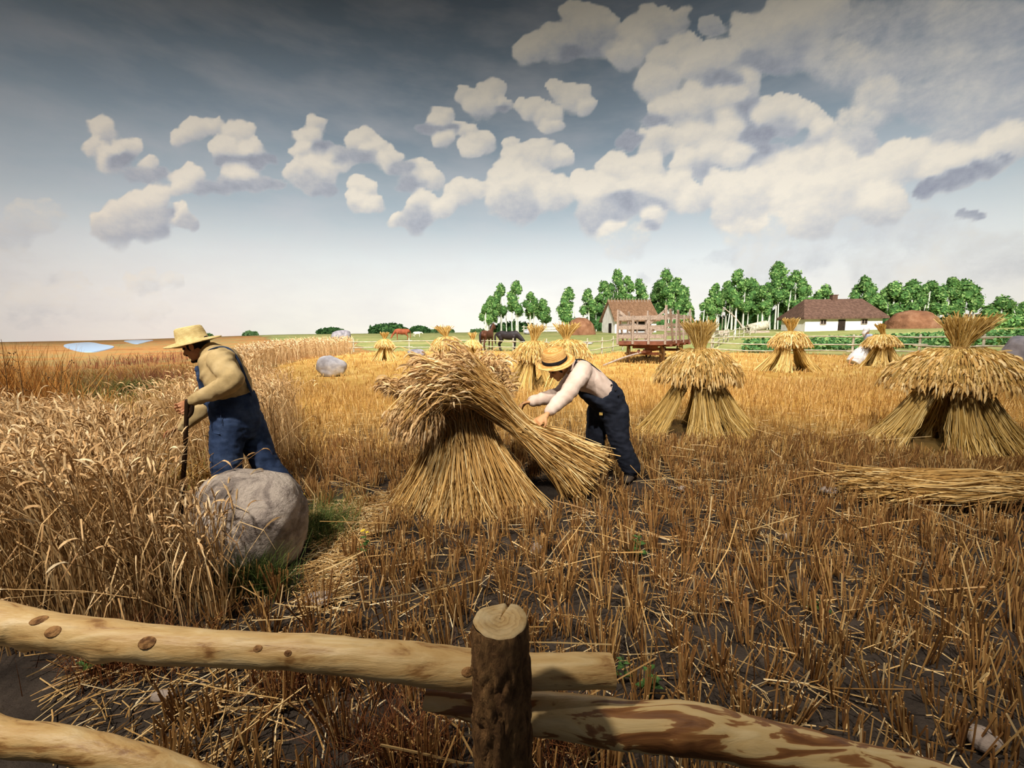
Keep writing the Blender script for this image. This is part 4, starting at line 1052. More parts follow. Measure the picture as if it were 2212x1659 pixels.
def sheaf_man():
    base = A([1.12, 4.45, 0])
    q = lambda px, py, Y: A(at(px, py, Y)) - base
    hipC, waist, chest, shC = q(1318, 870, 4.5), q(1298, 846, 4.46), q(1266, 816, 4.41), q(1250, 800, 4.38)
    nk, hd = q(1231, 796, 4.36), q(1205, 794, 4.27)
    shN, elN, wrN = q(1258, 803, 4.20), q(1226, 850, 4.02), q(1184, 892, 3.84)
    shF, elF, wrF = q(1246, 808, 4.56), q(1208, 852, 4.50), q(1150, 867, 4.22)
    hN, kN, aN = q(1328, 888, 4.42), q(1337, 948, 4.42), q(1362, 1014, 4.46)
    hF, kF, aF = q(1296, 890, 4.58), q(1286, 948, 4.56), q(1284, 1012, 4.60)
    g = Geo(); B, w = head(g, hd, (-.74, -.30, -.58), (-.42, -.20, .88))
    limb(g, [shC, nk, hd + A([.03, .01, 0])], [[.09, .08], [.06, .06], [.056, .06]])
    loft(g, [hipC, waist, chest, shC], [(.15, .11), (.14, .10), (.16, .11), (.13, .07)])
    for a, b, c in ((shN, elN, wrN), (shF, elF, wrF)): limb(g, [a, b, c], [.044, .038, .027])
    for a, b, c in ((hN, kN, aN), (hF, kF, aF)): limb(g, [a, b, c], [.075, .052, .038])
    hand(g, wrN + A([-.02, -.02, -.02]), (-.78, -.18, -.56), (-.45, .35, -.8), .8, ts=1, k=1.05)
    hand(g, wrF + A([-.012, -.01, 0]), (-.9, -.3, -.15), (-.1, -.3, -1), .7, ts=-1)
    body = remeshed('person', g, M_SKIN_PALE, None, .0055, 3, loc=base)
    tag(body, 'man in pale shirt and black-banded straw hat bending to bind a wheat sheaf', 'person')
    for s in (-1, 1):
        e = Geo(); ball(e, w((.086, s * .031, .010)), .0125, None, 10, 7); e.build('eye', M_EYE, body, True)
    h = Geo(); ball(h, w((-.030, 0, .030)), (.092, .081, .090), B[:3, :3], 18, 12); ball(h, w((-.062, 0, -.028)), (.046, .066, .046), B[:3, :3])
    for s in (-1, 1): ball(h, w((.016, s * .071, -.004)), (.022, .012, .042), B[:3, :3])
    remeshed('hair', h, M_HAIR, body, .006, 2)
    s_ = Geo()
    loft(s_, [q(1322, 862, 4.5), hipC + A([0, 0, .04]), waist + A([0, 0, .01]), (waist + chest) / 2 + A([0, 0, .012]), chest, shC, q(1240, 796, 4.37), q(1231, 792, 4.36)],
         [(.15, .12), (.18, .14), (.195, .145), (.21, .15), (.215, .145), (.19, .115), (.10, .09), (.078, .075)], n=20)
    limb(s_, [shN + A([.02, .1, .02]), shN, (shN + elN) / 2, elN, (elN + wrN) / 2, wrN + A([.02, .02, .02])], [.085, .096, .086, .080, .070, .050])
    limb(s_, [shF, (shF + elF) / 2, elF, (elF + wrF) / 2, wrF], [.09, .084, .080, .072, .052])
    limb(s_, [q(1240, 786, 4.36), q(1232, 796, 4.28), q(1222, 806, 4.30)], [[.014, .03], [.014, .03], [.01, .012]])
    remeshed('shirt', s_, M_PINK, body, .012, 3, folds((.75, .1, .62), .010, 13, 5))
    p = Geo()
    loft(p, [q(1296, 842, 4.45), q(1309, 857, 4.48), q(1318, 884, 4.5), q(1316, 908, 4.5)], [(.205, .165), (.215, .185), (.205, .185), (.16, .15)], n=20)
    limb(p, [hN, (hN + kN) / 2, kN, (kN + aN) / 2, aN + A([0, 0, .03])], [[.13, .15], [.118, .13], [.105, .112], [.105, .106], [.108, .108]])
    limb(p, [hF, (hF + kF) / 2, kF, (kF + aF) / 2, aF + A([0, 0, .03])], [[.13, .145], [.116, .122], [.102, .108], [.102, .104], [.106, .106]])
    limb(p, [q(1306, 874, 4.46), q(1284, 862, 4.42), q(1262, 852, 4.40)], [[.19, .10], [.175, .085], [.15, .05]], side=(0, 1, 0))     # bib hanging under the chest
    ov = remeshed('overalls', p, M_NAVY, body, .014, 3, folds((.2, .1, .95), .010, 18, 8))
    st = Geo()
    strap(st, [q(1250, 842, 4.27), q(1240, 812, 4.25), q(1246, 778, 4.27), q(1270, 782, 4.32), q(1300, 806, 4.38), q(1330, 832, 4.44)], .02, .006)
    strap(st, [q(1252, 842, 4.52), q(1238, 812, 4.50), q(1244, 778, 4.47), q(1268, 782, 4.46), q(1298, 806, 4.46), q(1330, 832, 4.46)], .02, .006)
    st.build('overall_straps', M_NAVY, ov, True)
    for i, (px, py, Y) in enumerate(((1321, 832, 4.29), (1330, 843, 4.28), (1337, 854, 4.275))):
        b = Geo(); ball(b, q(px, py, Y), (.011, .006, .011), None, 8, 5); b.build('button', M_BLACK, ov, True)
    b = Geo(); box(b, q(1298, 894, 4.32), (.035, .01, .03)); b.build('buckle', M_BRASS, ov)
    for a, d in ((aN, A([-.45, -.8, -.05])), (aF, A([-.55, -.75, -.05]))):
        b = Geo(); f = A([a[0], a[1], -base[2] + .045]); limb(b, [a + A([0, 0, .06]), a, f + d * .03], [.062, .058, .05])
        limb(b, [f - d * .06, f + d * .06, f + d * .17], [[.046, .038], [.052, .038], [.042, .028]])
        remeshed('boot', b, M_BOOT, body, .010, 3)
        for k in range(4):
            l = Geo(); p0 = f + nrm(d) * (.035 + .02 * k) + A([0, 0, .045 - .004 * k]); s = nrm(np.cross(d, A([0, 0, 1])))
            limb(l, [p0 - s * .022, p0 + A([0, 0, .006]), p0 + s * .022], .003, n=6, sub=3); l.build('boot_lace', M_BLACK, body, True)
    hat(body, w((-.012, 0, .082)), (-.20, -.36, .91), (-.9, -.3, -.2), M_HAT2, M_BLACK, (.132, .122), .120, (.205, .200), .010, .010, label='flat-crowned straw hat with black ribbon band', bow=-1.9 + 3.5)
sheaf_man()

def far_woman():
    p = on_ground(1852, 789); base = A([p.x, p.y, p.z]); Y = p.y
    q = lambda px, py, dY=0: A(at(px, py, Y + dY)) - base
    hip, ch, sh, hdp = q(1876, 748), q(1876, 733), q(1874, 724), q(1873, 714)
    g = Geo(); head(g, hdp, (.9, .2, -.15), (.1, 0, 1))
    limb(g, [sh, hdp], [.06, .055]); loft(g, [q(1868, 770), hip, ch, sh], [(.14, .12), (.13, .11), (.15, .1), (.12, .07)])
    hA, hB = q(1895, 729, -.10), q(1896, 727, .16)
    limb(g, [sh + A([.05, -.16, -.03]), q(1884, 731, -.2), hA], [.045, .036, .025]); limb(g, [sh + A([.05, .16, -.03]), q(1884, 730, .2), hB], [.045, .036, .025])
    hand(g, hA, (1, .1, 0), (.2, .9, -.3), .8, ts=1); hand(g, hB, (1, -.1, 0), (.2, -.9, -.3), .8, ts=-1)
    for px, dy in ((1834, -.1), (1856, .12)):
        f = q(px, 789, dy); f[2] = .05; limb(g, [q(1866, 762, dy), f + A([.10, 0, .26]), f], [.06, .04, .03]); limb(g, [f, f + A([.15, 0, -.01])], [.035, .025])
    body = remeshed('person', g, M_SKIN_PALE, None, .012, 2, loc=base)
    tag(body, 'woman in pale blouse, white skirt and white kerchief pushing against a far stook', 'person')
    M_W = mat_noise('white_linen', [(0.3, (206, 204, 206)), (0.7, (244, 240, 234))], 4, .9, .4, 14); M_B = mat_noise('pale_blue_blouse', [(0.3, (150, 164, 192)), (0.7, (186, 196, 214))], 5, .9, .4, 16)
    s = Geo(); loft(s, [q(1843, 785), q(1852, 775), q(1862, 762), q(1872, 750), q(1876, 743)], [(.30, .26), (.34, .30), (.30, .27), (.2, .18), (.15, .13)], side=(0, 1, 0), n=18); remeshed('skirt', s, M_W, body, .02, 2, folds((.7, .7, .1), .02, 14, 4))
    b = Geo(); loft(b, [hip, ch, sh, sh + A([0, 0, .05])], [(.16, .14), (.19, .14), (.17, .10), (.07, .07)])
    limb(b, [sh + A([.02, -.14, -.02]), q(1884, 732, -.2), hA - A([.05, 0, 0])], [.08, .07, .05]); limb(b, [sh + A([.02, .14, -.02]), q(1884, 731, .2), hB - A([.05, 0, 0])], [.08, .07, .05]); remeshed('blouse', b, M_B, body, .016, 2)
    k = Geo(); ball(k, hdp + A([-.03, 0, .03]), (.13, .115, .13)); limb(k, [hdp + A([-.06, 0, 0]), hdp + A([-.13, 0, -.12]), hdp + A([-.12, 0, -.22])], [[.11, .08], [.10, .05], [.06, .03]]); remeshed('kerchief', k, M_W, body, .014, 2)
far_woman()

# ------------------------------------------------------------------ farmyard behind the field
M_GREYWOOD = mat_noise('weathered_grey_wood', [(0.25, (126, 112, 100)), (0.5, (170, 152, 136)), (0.75, (204, 186, 168))], 3, .85, .5, 20, stretch=(1, 8, 8))
M_PALEWOOD = mat_noise('pale_weathered_rail', [(0.3, (150, 142, 122)), (0.7, (212, 204, 178))], 4, .85, .3, 20)
M_REDWOOD = mat_noise('faded_red_wood', [(0.3, (104, 62, 46)), (0.7, (146, 94, 72))], 4, .8, .4, 20)
M_WHEEL = mat_noise('wheel_wood', [(0.3, (112, 84, 56)), (0.7, (168, 134, 92))], 6, .8, .3, 20)
M_IRON = mat_noise('rusty_iron', [(0.3, (58, 46, 40)), (0.7, (96, 76, 62))], 6, .7)
M_THATCH_R = mat_noise('red_brown_thatch', [(0.25, (98, 72, 52)), (0.5, (128, 96, 70)), (0.75, (152, 118, 90))], 1.6, .95, .9, 7, stretch=(2.4, 2.4, .8), bdist=.08)
M_THATCH_B = mat_noise('dark_brown_thatch', [(0.25, (76, 56, 46)), (0.5, (102, 76, 62)), (0.75, (124, 96, 80))], 1.6, .95, .9, 7, stretch=(2.4, 2.4, .8), bdist=.08)
M_HAY = mat_noise('brown_haystack', [(0.25, (104, 70, 48)), (0.5, (136, 94, 66)), (0.75, (160, 120, 90))], 1.2, .95, .9, 6, bdist=.1)
M_WHITE = mat_noise('whitewash', [(0.3, (226, 218, 206)), (0.7, (250, 246, 238))], 1.2, .9, .2, 8)
M_DARK = mat_noise('dark_opening', [(0.3, (28, 22, 18)), (0.7, (54, 42, 32))], 3, .9)
M_BIRCH = mat_noise('white_aspen_bark', [(0.25, (150, 150, 128)), (0.45, (222, 222, 200)), (0.8, (244, 242, 224))], 2.5, .85, .2, 10, stretch=(1, 1, .5))
def gz(x, y): return float(ground_z(x, y))

def rail_fence(name, runs, label, zr, post_h, step_px=None, rr=.05, m=M_PALEWOOD, posts=True):
    """runs: list of ground points; posts at each, rails between"""
    o = A(runs[0]); t = empty(name, runs[0]); tag(t, label, 'fence')
    for i, p in enumerate(runs):
        p = A(p) - o
        if posts:
            g = Geo(); limb(g, [p + A([0, 0, -.1]), p + A([.02, 0, post_h])], [rr * 1.25, rr * 1.05], n=8, sub=2); g.build('post', m, t, True)
        if i:
            a = A(runs[i - 1]) - o
            for z in zr:
                g = Geo(); d = (p - a); ex = nrm(d) * .25
                limb(g, [a - ex + A([0, -rr, z + rng.normal(0, .03)]), (a + p) / 2 + A([0, -rr, z + rng.normal(0, .04)]), p + ex + A([0, -rr, z + rng.normal(0, .03)])], [rr * .8, rr * .75, rr * .7], n=8, sub=3); g.build('rail', m, t, True)
    return t
def seg(pts, n):
    out = []
    P = [A(on_ground(*p)) for p in pts]
    for a, b in zip(P[:-1], P[1:]):
        k = max(1, int(round(np.linalg.norm(b - a) / n)))
        for i in range(k): out.append(a + (b - a) * i / k)
    out.append(P[-1])
    for q in out: q[2] = gz(q[0], q[1])
    return out
rail_fence('rail_fence', seg([(764, 760), (884, 758), (1044, 757), (1180, 763)], 3.2), 'pale two-rail pasture fence in front of the horses', (.32, .78), .98, rr=.045)
rail_fence('rail_fence', seg([(1232, 772), (1300, 763), (1345, 755)], 2.6), 'pale two-rail fence running back to the left of the wagon', (.35, .85), 1.05, rr=.045)
rail_fence('rail_fence', seg([(1536, 762), (1700, 764), (1840, 768), (1983, 771), (2120, 774), (2300, 778)], 3.4), 'long three-rail garden fence behind the stooks on the right', (.22, .6, 1.0), 1.12, rr=.05)
rail_fence('rail_fence', seg([(1540, 752), (1572, 738), (1606, 727), (1632, 720)], 3.0), 'pale rail fence slanting up from the wagon to the well', (.4, .9), 1.1, rr=.05)
rail_fence('rail_fence', [A([x, 68, gz(x, 68)]) for x in np.linspace(2, 13, 5)], 'low pale rail fence under the poplars behind the horses', (.5, .9), 1.1, rr=.09)

# ---- hay wagon
def wagon():
    ax = on_ground(1398, 787); loc = (ax.x - .1, ax.y + .55, 0)
    th = math.atan2(4.0, 2.9)                     # rearward direction
    t = empty('hay_wagon', loc, th); tag(t, 'weathered wooden hay wagon with open board rack and red running gear', 'wagon')
    # local: +x rearward, +y to wagon's left as seen looking rearward
    W, L, z0 = 2.35, 4.3, 1.08
    def B(name, a, b, w, h, m=M_GREYWOOD, up=(0, 0, 1), par=t):
        g = Geo(); beam(g, a, b, w, h, up); return g.build(name, m, par)
    for i in range(6):
        y = -W / 2 + (i + .5) * W / 6; B('floor_plank', (-.1, y, z0), (L, y, z0), W / 6 - .02, .05)
    for y in (-W / 2 - .03, W / 2 + .03): B('sill', (-.12, y, z0 - .06), (L, y, z0 - .06), .10, .18, M_REDWOOD)
    B('sill', (-.16, -W / 2 - .05, z0 - .06), (-.16, W / 2 + .05, z0 - .06), .10, .18, M_REDWOOD)
    for x in (.4, 1.7, 3.0, 4.1): B('cross_beam', (x, -W / 2 - .15, z0 - .18), (x, W / 2 + .15, z0 - .18), .12, .12, M_REDWOOD)
    # front rack (towards the camera) and sides
    for y, h in ((-W / 2, 1.72), (-W / 6, 1.28), (W / 6, 1.28), (W / 2, 1.60)): B('stake', (-.24, y, z0 - .12), (-.24, y, z0 + h), .11, .09)
    for z in (.26, .70, 1.16): B('front_board', (-.20, -W / 2, z0 + z), (-.20, W / 2, z0 + z), .045, .20)
    for s in (-1, 1): B('brace', (-.16, s * W * .48, z0 + 1.5), (-.16, s * W * .10, z0 + .75), .04, .12); B('brace', (-.16, s * W * .08, z0 + .12), (-.16, s * W * .26, z0 + .6), .04, .12)
    for s in (-1, 1):
        y = s * (W / 2 + .03)
        for z in (.36, .80, 1.24): B('side_board', (-.1, y, z0 + z), (L, y, z0 + z), .045, .17)
        for x in (1.35, 2.8, L - .05): B('stake', (x, y + s * .05, z0 - .1), (x, y + s * .05, z0 + 1.35), .10, .08)
        for x in (.75, 2.1): B('brace', (x, y + s * .06, z0), (x - .65, y + s * .06, z0 + 1.55), .10, .05)
    B('rear_board', (L, -W / 2, z0 + 1.24), (L, W / 2, z0 + 1.24), .045, .17); B('rear_board', (L, -W / 2, z0 + .6), (L, W / 2, z0 + .6), .045, .17)
    for s in (-1, 1): B('stake', (L + .04, s * W / 2, z0 - .1), (L + .04, s * W / 2, z0 + 1.7), .10, .08)
    # running gear
    B('reach', (.3, 0, .62), (3.9, 0, .62), .12, .14, M_REDWOOD); B('bolster', (.45, -.62, .86), (.45, .62, .86), .16, .26, M_REDWOOD); B('bolster', (3.7, -.62, .86), (3.7, .62, .86), .16, .26, M_REDWOOD)
    B('axle', (.45, -.82, .48), (.45, .82, .48), .13, .13, M_REDWOOD); B('axle', (3.7, -.82, .55), (3.7, .82, .55), .13, .13, M_REDWOOD); B('hound', (.45, -.3, .62), (-.25, -.1, .58), .1, .1, M_REDWOOD); B('hound', (.45, .3, .62), (-.25, .1, .58), .1, .1, M_REDWOOD)
    def wheel(x, y, R, steer):
        w = empty('wheel', (x, y, R)); w.parent = t; w.rotation_euler = (0, 0, steer)
        g = Geo(); a = np.linspace(0, 2 * np.pi, 37); loft(g, np.stack([R * .93 * np.cos(a), 0 * a, R * .93 * np.sin(a)], 1), np.full((37, 2), [.035, .045]), side=(0, 1, 0), n=8, cap=False); g.build('rim', M_WHEEL, w, True)
        g = Geo(); loft(g, np.stack([R * .985 * np.cos(a), 0 * a, R * .985 * np.sin(a)], 1), np.full((37, 2), [.04, .012]), side=(0, 1, 0), n=6, cap=False); g.build('iron_tyre', M_IRON, w, True)
        g = Geo(); limb(g, [(0, -.14, 0), (0, 0, 0), (0, .14, 0)], [.06, .085, .06], side=(1, 0, 0), n=12); g.build('hub', M_WHEEL, w, True)
        for k in range(12):
            b = k * math.pi / 6; g = Geo(); limb(g, [(.06 * math.cos(b), 0, .06 * math.sin(b)), (R * .92 * math.cos(b), 0, R * .92 * math.sin(b))], .022, n=6, sub=2); g.build('spoke', M_WHEEL, w, True)
    st = .5
    wheel(.42, -.86, .46, st); wheel(.48, .86, .46, st); wheel(3.7, -.86, .56, 0); wheel(3.7, .86, .56, 0)
    tip = A(on_ground(1304, 792)) + A([0, 0, .06]) - A(loc); c, s = math.cos(-th), math.sin(-th); tl = A([tip[0] * c - tip[1] * s, tip[0] * s + tip[1] * c, tip[2]])
    g = Geo(); limb(g, [(.2, 0, .56), tl * .5 + A([0, 0, .32]), tl], [.055, .05, .045], n=8, sub=4); g.build('tongue', M_GREYWOOD, t, True)
wagon()

# ---- buildings
def prism_roof(g, x0, x1, w, ze, zr, hip0=0.0, hip1=0.0, th=.22, over=.35):
    """thatched roof: ridge along x, eaves at +-w"""
    for k, dz in ((1.0, 0.0),):
        V = A([[x0 - over, -w, ze], [x1 + over, -w, ze], [x1 + over, w, ze], [x0 - over, w, ze], [x0 - over * .6 + hip0, 0, zr], [x1 + over * .6 - hip1, 0, zr]])
    U = V - A([0, 0, th]); VV = np.concatenate([V, U])
    g.add(VV, [[0, 1, 5, 4], [2, 3, 4, 5], [6, 10, 11, 7], [8, 11, 10, 9], [0, 6, 7, 1], [2, 8, 9, 3]] + [[1, 7, 8, 2]][:0] + [[0, 4, 10, 6], [4, 3, 9, 10], [1, 7, 11, 5], [5, 11, 8, 2]] if hip0 == 0 else
          [[0, 1, 5, 4], [2, 3, 4, 5], [6, 9, 8, 7], [0, 6, 7, 1], [2, 8, 9, 3], [3, 9, 6, 0], [1, 7, 8, 2]], [] if hip0 == 0 else [[3, 0, 4], [1, 2, 5]])
def barn():
    Y = 60.0; c = at(1328, 719, Y); loc = (c.x, Y, gz(c.x, Y) - .05); th = math.radians(10)
    t = empty('thatched_barn', loc, th); tag(t, 'white barn with rust-brown thatched roof behind the wagon', 'barn')
    L, W, h, H = 6.4, 4.6, 2.1, 4.85
    g = Geo(); V = A([[0, 0, 0], [L, 0, 0], [L, W, 0], [0, W, 0], [0, 0, h], [L, 0, h], [L, W, h], [0, W, h], [0, W / 2, H - .35], [L, W / 2, H - .35]])
    g.add(V, [[0, 1, 5, 4], [2, 3, 7, 6], [3, 0, 4, 7], [1, 2, 6, 5]], [[4, 8, 7], [5, 6, 9]]); g.build('wall', M_WHITE, t)
    g = Geo(); prism_roof(g, 0, L, W / 2 + .55, h - .2, H); r = g.build('roof', M_THATCH_R, t); r.location = (0, W / 2, 0)
    for k in range(15):
        x = -.1 + k * (L + .2) / 14
        for s in (-1, 1):
            q = Geo(); beam(q, (x, -.30 * s, H - .26), (x + .06, .14 * s, H + .26), .055, .055); q.build('ridge_peg', M_GREYWOOD, r)
    g = Geo(); beam(g, (-.3, 0, H + .02), (L + .3, 0, H + .02), .10, .10); g.build('ridge_pole', M_THATCH_R, r)
    g = Geo(); box(g, (-.02, W * .36, .75), (.08, .95, 1.5)); g.build('door', M_DARK, t)
    g = Geo(); box(g, (L * .62, -.02, 1.05), (L * .5, .08, 1.5)); g.build('side_opening', M_DARK, t)
    g = Geo(); box(g, (L * .45, -.03, 1.0), (.9, .10, .5)); g.build('hatch', M_WHITE, t)
def house():
    Y = 52.0; c = at(1738, 716, Y); loc = (c.x, Y, gz(c.x, Y) - .2)
    t = empty('farmhouse', loc, math.radians(-4)); tag(t, 'low whitewashed farmhouse with dark brown thatched hip roof and chimney', 'house')
    L = (1894 - 1738) / 900 * Y * 1.0; W, h, H = 5.2, 1.85, 4.25
    g = Geo(); box(g, (L / 2, W / 2, h / 2), (L, W, h)); g.build('wall', M_WHITE, t)
    g = Geo(); prism_roof(g, 0, L, W / 2 + .45, h + .05, H, 1.5, 1.0, over=.45); r = g.build('roof', M_THATCH_B, t); r.location = (0, W / 2, 0)
    k = (Y / 900.0)
    for px in (1774, 1857):
        x = (px - 1738) * k; w = Geo(); box(w, (x, -.03, 1.30), (.66, .10, .56)); wo = w.build('window', M_DARK, t)
        f = Geo()
        for dx in (-.33, 0, .33): box(f, (x + dx, -.08, 1.30), (.05, .06, .6))
        for dz in (-.27, .27): box(f, (x, -.08, 1.30 + dz), (.7, .06, .05))
        f.build('window_frame', M_GREYWOOD, wo)
    g = Geo(); box(g, ((1812 - 1738) * k, -.03, .78), (.8, .1, 1.56)); g.build('door', M_DARK, t)
    g = Geo(); box(g, ((1821 - 1738) * k, 0, H + .1), (.62, .6, .75)); box(g, ((1821 - 1738) * k, 0, H + .48), (.74, .72, .1)); ch = g.build('chimney', M_THATCH_B, t); ch.location = (0, W / 2, 0)
def shed():
    Y = 66.0; c = at(2098, 703, Y); loc = (c.x, Y, gz(c.x, Y) - .3)
    t = empty('farm_shed', loc, math.radians(-10)); tag(t, 'small far shed with reddish roof at the right, half behind bushes', 'shed')
    g = Geo(); box(g, (2.0, 1.5, .7), (4.0, 3, 1.4)); g.build('wall', M_WHITE, t)
    g = Geo(); prism_roof(g, 0, 4.0, 1.9, 1.2, 2.4); r = g.build('roof', M_THATCH_R, t); r.location = (0, 1.5, 0)
    for x in (.9, 3.0):
        g = Geo(); box(g, (x, -.03, .8), (.5, .1, .4)); g.build('window', M_DARK, t)
barn(); house(); shed()
def haystack(px, py, Y, w, h, label, seed):
    c = at(px, py, Y); k = Y / 900
    bm = bmesh.new(); bmesh.ops.create_icosphere(bm, subdivisions=5, radius=1)
    for v in bm.verts:
        d = v.co.normalized(); z = d.z
        r = 1 + .05 * noise.noise(d * 3 + Vector((seed, 0, 0))) + .025 * noise.noise(d * 11)
        xy = (1 - max(z, 0) ** 2.4) ** .5 if z > 0 else 1.0
        s = math.hypot(d.x, d.y) or 1e-6; q = min(1, s / max(xy, 1e-3)) if z > 0 else 1
        v.co = Vector((d.x * r * w * k / 2 * 1.0, d.y * r * w * k / 2 * .85, (max(z, -.05) ** 1 if z < 0 else z ** .9) * r * h * k))
    me = bpy.data.meshes.new('haystack'); bm.to_mesh(me); bm.free(); me.materials.append(M_HAY)
    me.polygons.foreach_set('use_smooth', np.full(len(me.polygons), True))
    o = bpy.data.objects.new('haystack', me); COL.objects.link(o); o.location = (c.x, Y, gz(c.x, Y) - .1)
    tag(o, label, 'haystack')
haystack(1254, 716, 58, 64, 37, 'domed brown haystack left of the barn', 1)
haystack(1970, 708, 54, 98, 40, 'wide domed brown haystack right of the farmhouse', 4)
def well():
    c = at(1588, 716, 46); z = gz(c.x, 46); t = empty('well_sweep', (c.x, 46, z)); tag(t, 'forked well sweep with long slanting pole beside the garden', 'well')
    k = 46 / 900
    g = Geo(); limb(g, [(0, 0, -.1), (.02, 0, 2.2)], [.09, .07], n=8, sub=2); g.build('post', M_BIRCH, t, True)
    g = Geo(); limb(g, [(-1.45, 0, 3.1), (0, 0, 1.95), (1.0, 0, .55)], [.05, .07, .09], n=8, sub=3); g.build('sweep_pole', M_GREYWOOD, t, True)
    g = Geo(); limb(g, [(-1.45, .02, 3.05), (-1.45, .02, .6)], .03, n=6, sub=2); g.build('bucket_rod', M_GREYWOOD, t, True)
    g = Geo()
    for a, b in (((-2.0, -.5), (-.9, -.5)), ((-2.0, .5), (-.9, .5)), ((-2.0, -.5), (-2.0, .5)), ((-.9, -.5), (-.9, .5))):
        for zz in (.2, .5): beam(g, (*a, zz), (*b, zz), .12, .24)
    g.build('well_curb', M_GREYWOOD, t)
    c = at(1636, 706, 52); z = gz(c.x, 52); l = empty('hollow_log', (c.x, 52, z + .75)); tag(l, 'pale hollow log lying on its side by the well', 'log')
    g = Geo(); a = np.linspace(0, 6.283, 21)
    lathe(g, [(.34, -1.2), (.52, -1.2), (.54, 0), (.52, 1.15), (.34, 1.15), (.32, 0), (.34, -1.2)], 20, Matrix.Rotation(math.radians(78), 4, 'Y') @ Matrix.Rotation(0, 4, 'X'))
    g.build('hollow_trunk', M_PALEWOOD, l, True)
    g = Geo(); lathe(g, [(.001, .6), (.33, .6)], 16, Matrix.Rotation(math.radians(78), 4, 'Y')); g.build('dark_hollow', M_DARK, l)
    g = Geo(); box(g, (0, 0, -.68), (2.6, .8, .35)); g.build('cradle', M_GREYWOOD, l)
well()

# ------------------------------------------------------------------ animals
def quadruped(name, loc, rz, k, m, label, cat, head_pos, poll, neck_r, kind='horse', mane=None, tail=True):
    g = Geo()
    if kind == 'horse':
        limb(g, [(.62, 0, 1.22), (.35, 0, 1.14), (-.05, 0, 1.12), (-.45, 0, 1.20), (-.72, 0, 1.18)], [[.17, .25], [.23, .33], [.25, .31], [.25, .29], [.19, .22]], side=(0, 1, 0))
        limb(g, [(.55, 0, 1.28), (A([.55, 0, 1.28]) + A(poll)) / 2 + A([0, 0, .05]), poll], neck_r, side=(0, 1, 0))
        limb(g, [poll, (A(poll) + A(head_pos)) / 2, head_pos], [[.095, .13], [.085, .11], [.06, .075]], side=(0, 1, 0))
        for s in (-1, 1):
            limb(g, [A(poll) + A([-.02, s * .06, .06]), A(poll) + A([-.03, s * .07, .17])], [.03, .01], n=6)
            limb(g, [(.48, s * .14, 1.05), (.50, s * .14, .80), (.50, s * .14, .48), (.49, s * .14, .44), (.48, s * .14, .15), (.50, s * .14, .05)], [.11, .075, .05, .052, .042, .055], n=10)
            limb(g, [(-.62, s * .15, 1.10), (-.52, s * .16, .80), (-.70, s * .15, .52), (-.69, s * .15, .46), (-.62, s * .15, .16), (-.60, s * .15, .05)], [.17, .115, .062, .056, .042, .055], n=10)
    else:
        limb(g, [(.62, 0, 1.0), (.3, 0, .98), (-.1, 0, .93), (-.5, 0, .98), (-.78, 0, 1.02)], [[.17, .24], [.24, .33], [.27, .35], [.25, .31], [.18, .22]], side=(0, 1, 0))
        limb(g, [(.6, 0, 1.05), (A([.6, 0, 1.05]) + A(poll)) / 2, poll], neck_r, side=(0, 1, 0))
        limb(g, [poll, (A(poll) + A(head_pos)) / 2, head_pos], [[.11, .12], [.09, .10], [.07, .07]], side=(0, 1, 0))
        for s in (-1, 1):
            limb(g, [A(poll) + A([0, s * .09, .05]), A(poll) + A([-.02, s * .2, .05])], [.03, .02], n=6); limb(g, [A(poll) + A([.02, s * .06, .1]), A(poll) + A([.04, s * .13, .2])], [.022, .008], n=6)
            limb(g, [(.48, s * .15, .85), (.50, s * .15, .42), (.48, s * .15, .14), (.5, s * .15, .04)], [.10, .058, .042, .052], n=10)
            limb(g, [(-.62, s * .16, .92), (-.55, s * .16, .62), (-.70, s * .16, .40), (-.64, s * .16, .13), (-.62, s * .16, .04)], [.15, .10, .056, .042, .052], n=10)
        ball(g, (-.42, 0, .66), (.14, .12, .10))
    o = remeshed(name, g, m, None, .022, 3); o.location = loc; o.rotation_euler = (0, 0, rz); o.scale = (k, k, k)
    tag(o, label, cat)
    if tail:
        t = Geo(); z = 1.32 if kind == 'horse' else 1.12
        limb(t, [(-.86, 0, z), (-1.0, 0, z - .2), (-1.0, 0, z - .55), (-.96, 0, z - .85)], [.045, .07, .07, .02] if kind == 'horse' else [.035, .025, .025, .05], n=8); t.build('tail', mane or m, o, True)
    if kind == 'horse':
        t = Geo(); P = [A([.50, 0, 1.50]), (A([.55, 0, 1.28]) + A(poll)) / 2 + A([-.10, 0, .20]), A(poll) + A([0, 0, .10])]; limb(t, P, [[.03, .06], [.035, .09], [.03, .05]], side=(0, 1, 0), n=8); t.build('mane', mane or m, o, True)
    return o
M_BROWNH = mat_noise('brown_horse_coat', [(0.3, (58, 34, 22)), (0.7, (100, 62, 42))], 2, .6)
M_BLACKH = mat_noise('black_horse_coat', [(0.3, (26, 22, 24)), (0.7, (54, 46, 46))], 2, .55)
M_REDC = mat_noise('red_cow_coat', [(0.3, (120, 58, 34)), (0.7, (168, 92, 58))], 2, .7)
M_WHITEC = mat_noise('white_coat', [(0.3, (206, 196, 180)), (0.7, (240, 232, 218))], 2, .8)
p = on_ground(1053, 756); quadruped('horse', p, math.radians(62), 1.06, M_BROWNH, 'brown horse standing with raised head behind the pasture fence', 'horse', (.98, -.12, 1.60), (.86, -.05, 1.88), [[.13, .24], [.11, .19], [.09, .14]], mane=M_BLACKH)
p = on_ground(1098, 758); quadruped('horse', p, math.radians(-16), 1.04, M_BLACKH, 'black horse grazing with its head down behind the pasture fence', 'horse', (1.42, 0, .10), (1.26, 0, .58), [[.13, .24], [.11, .18], [.09, .13]])
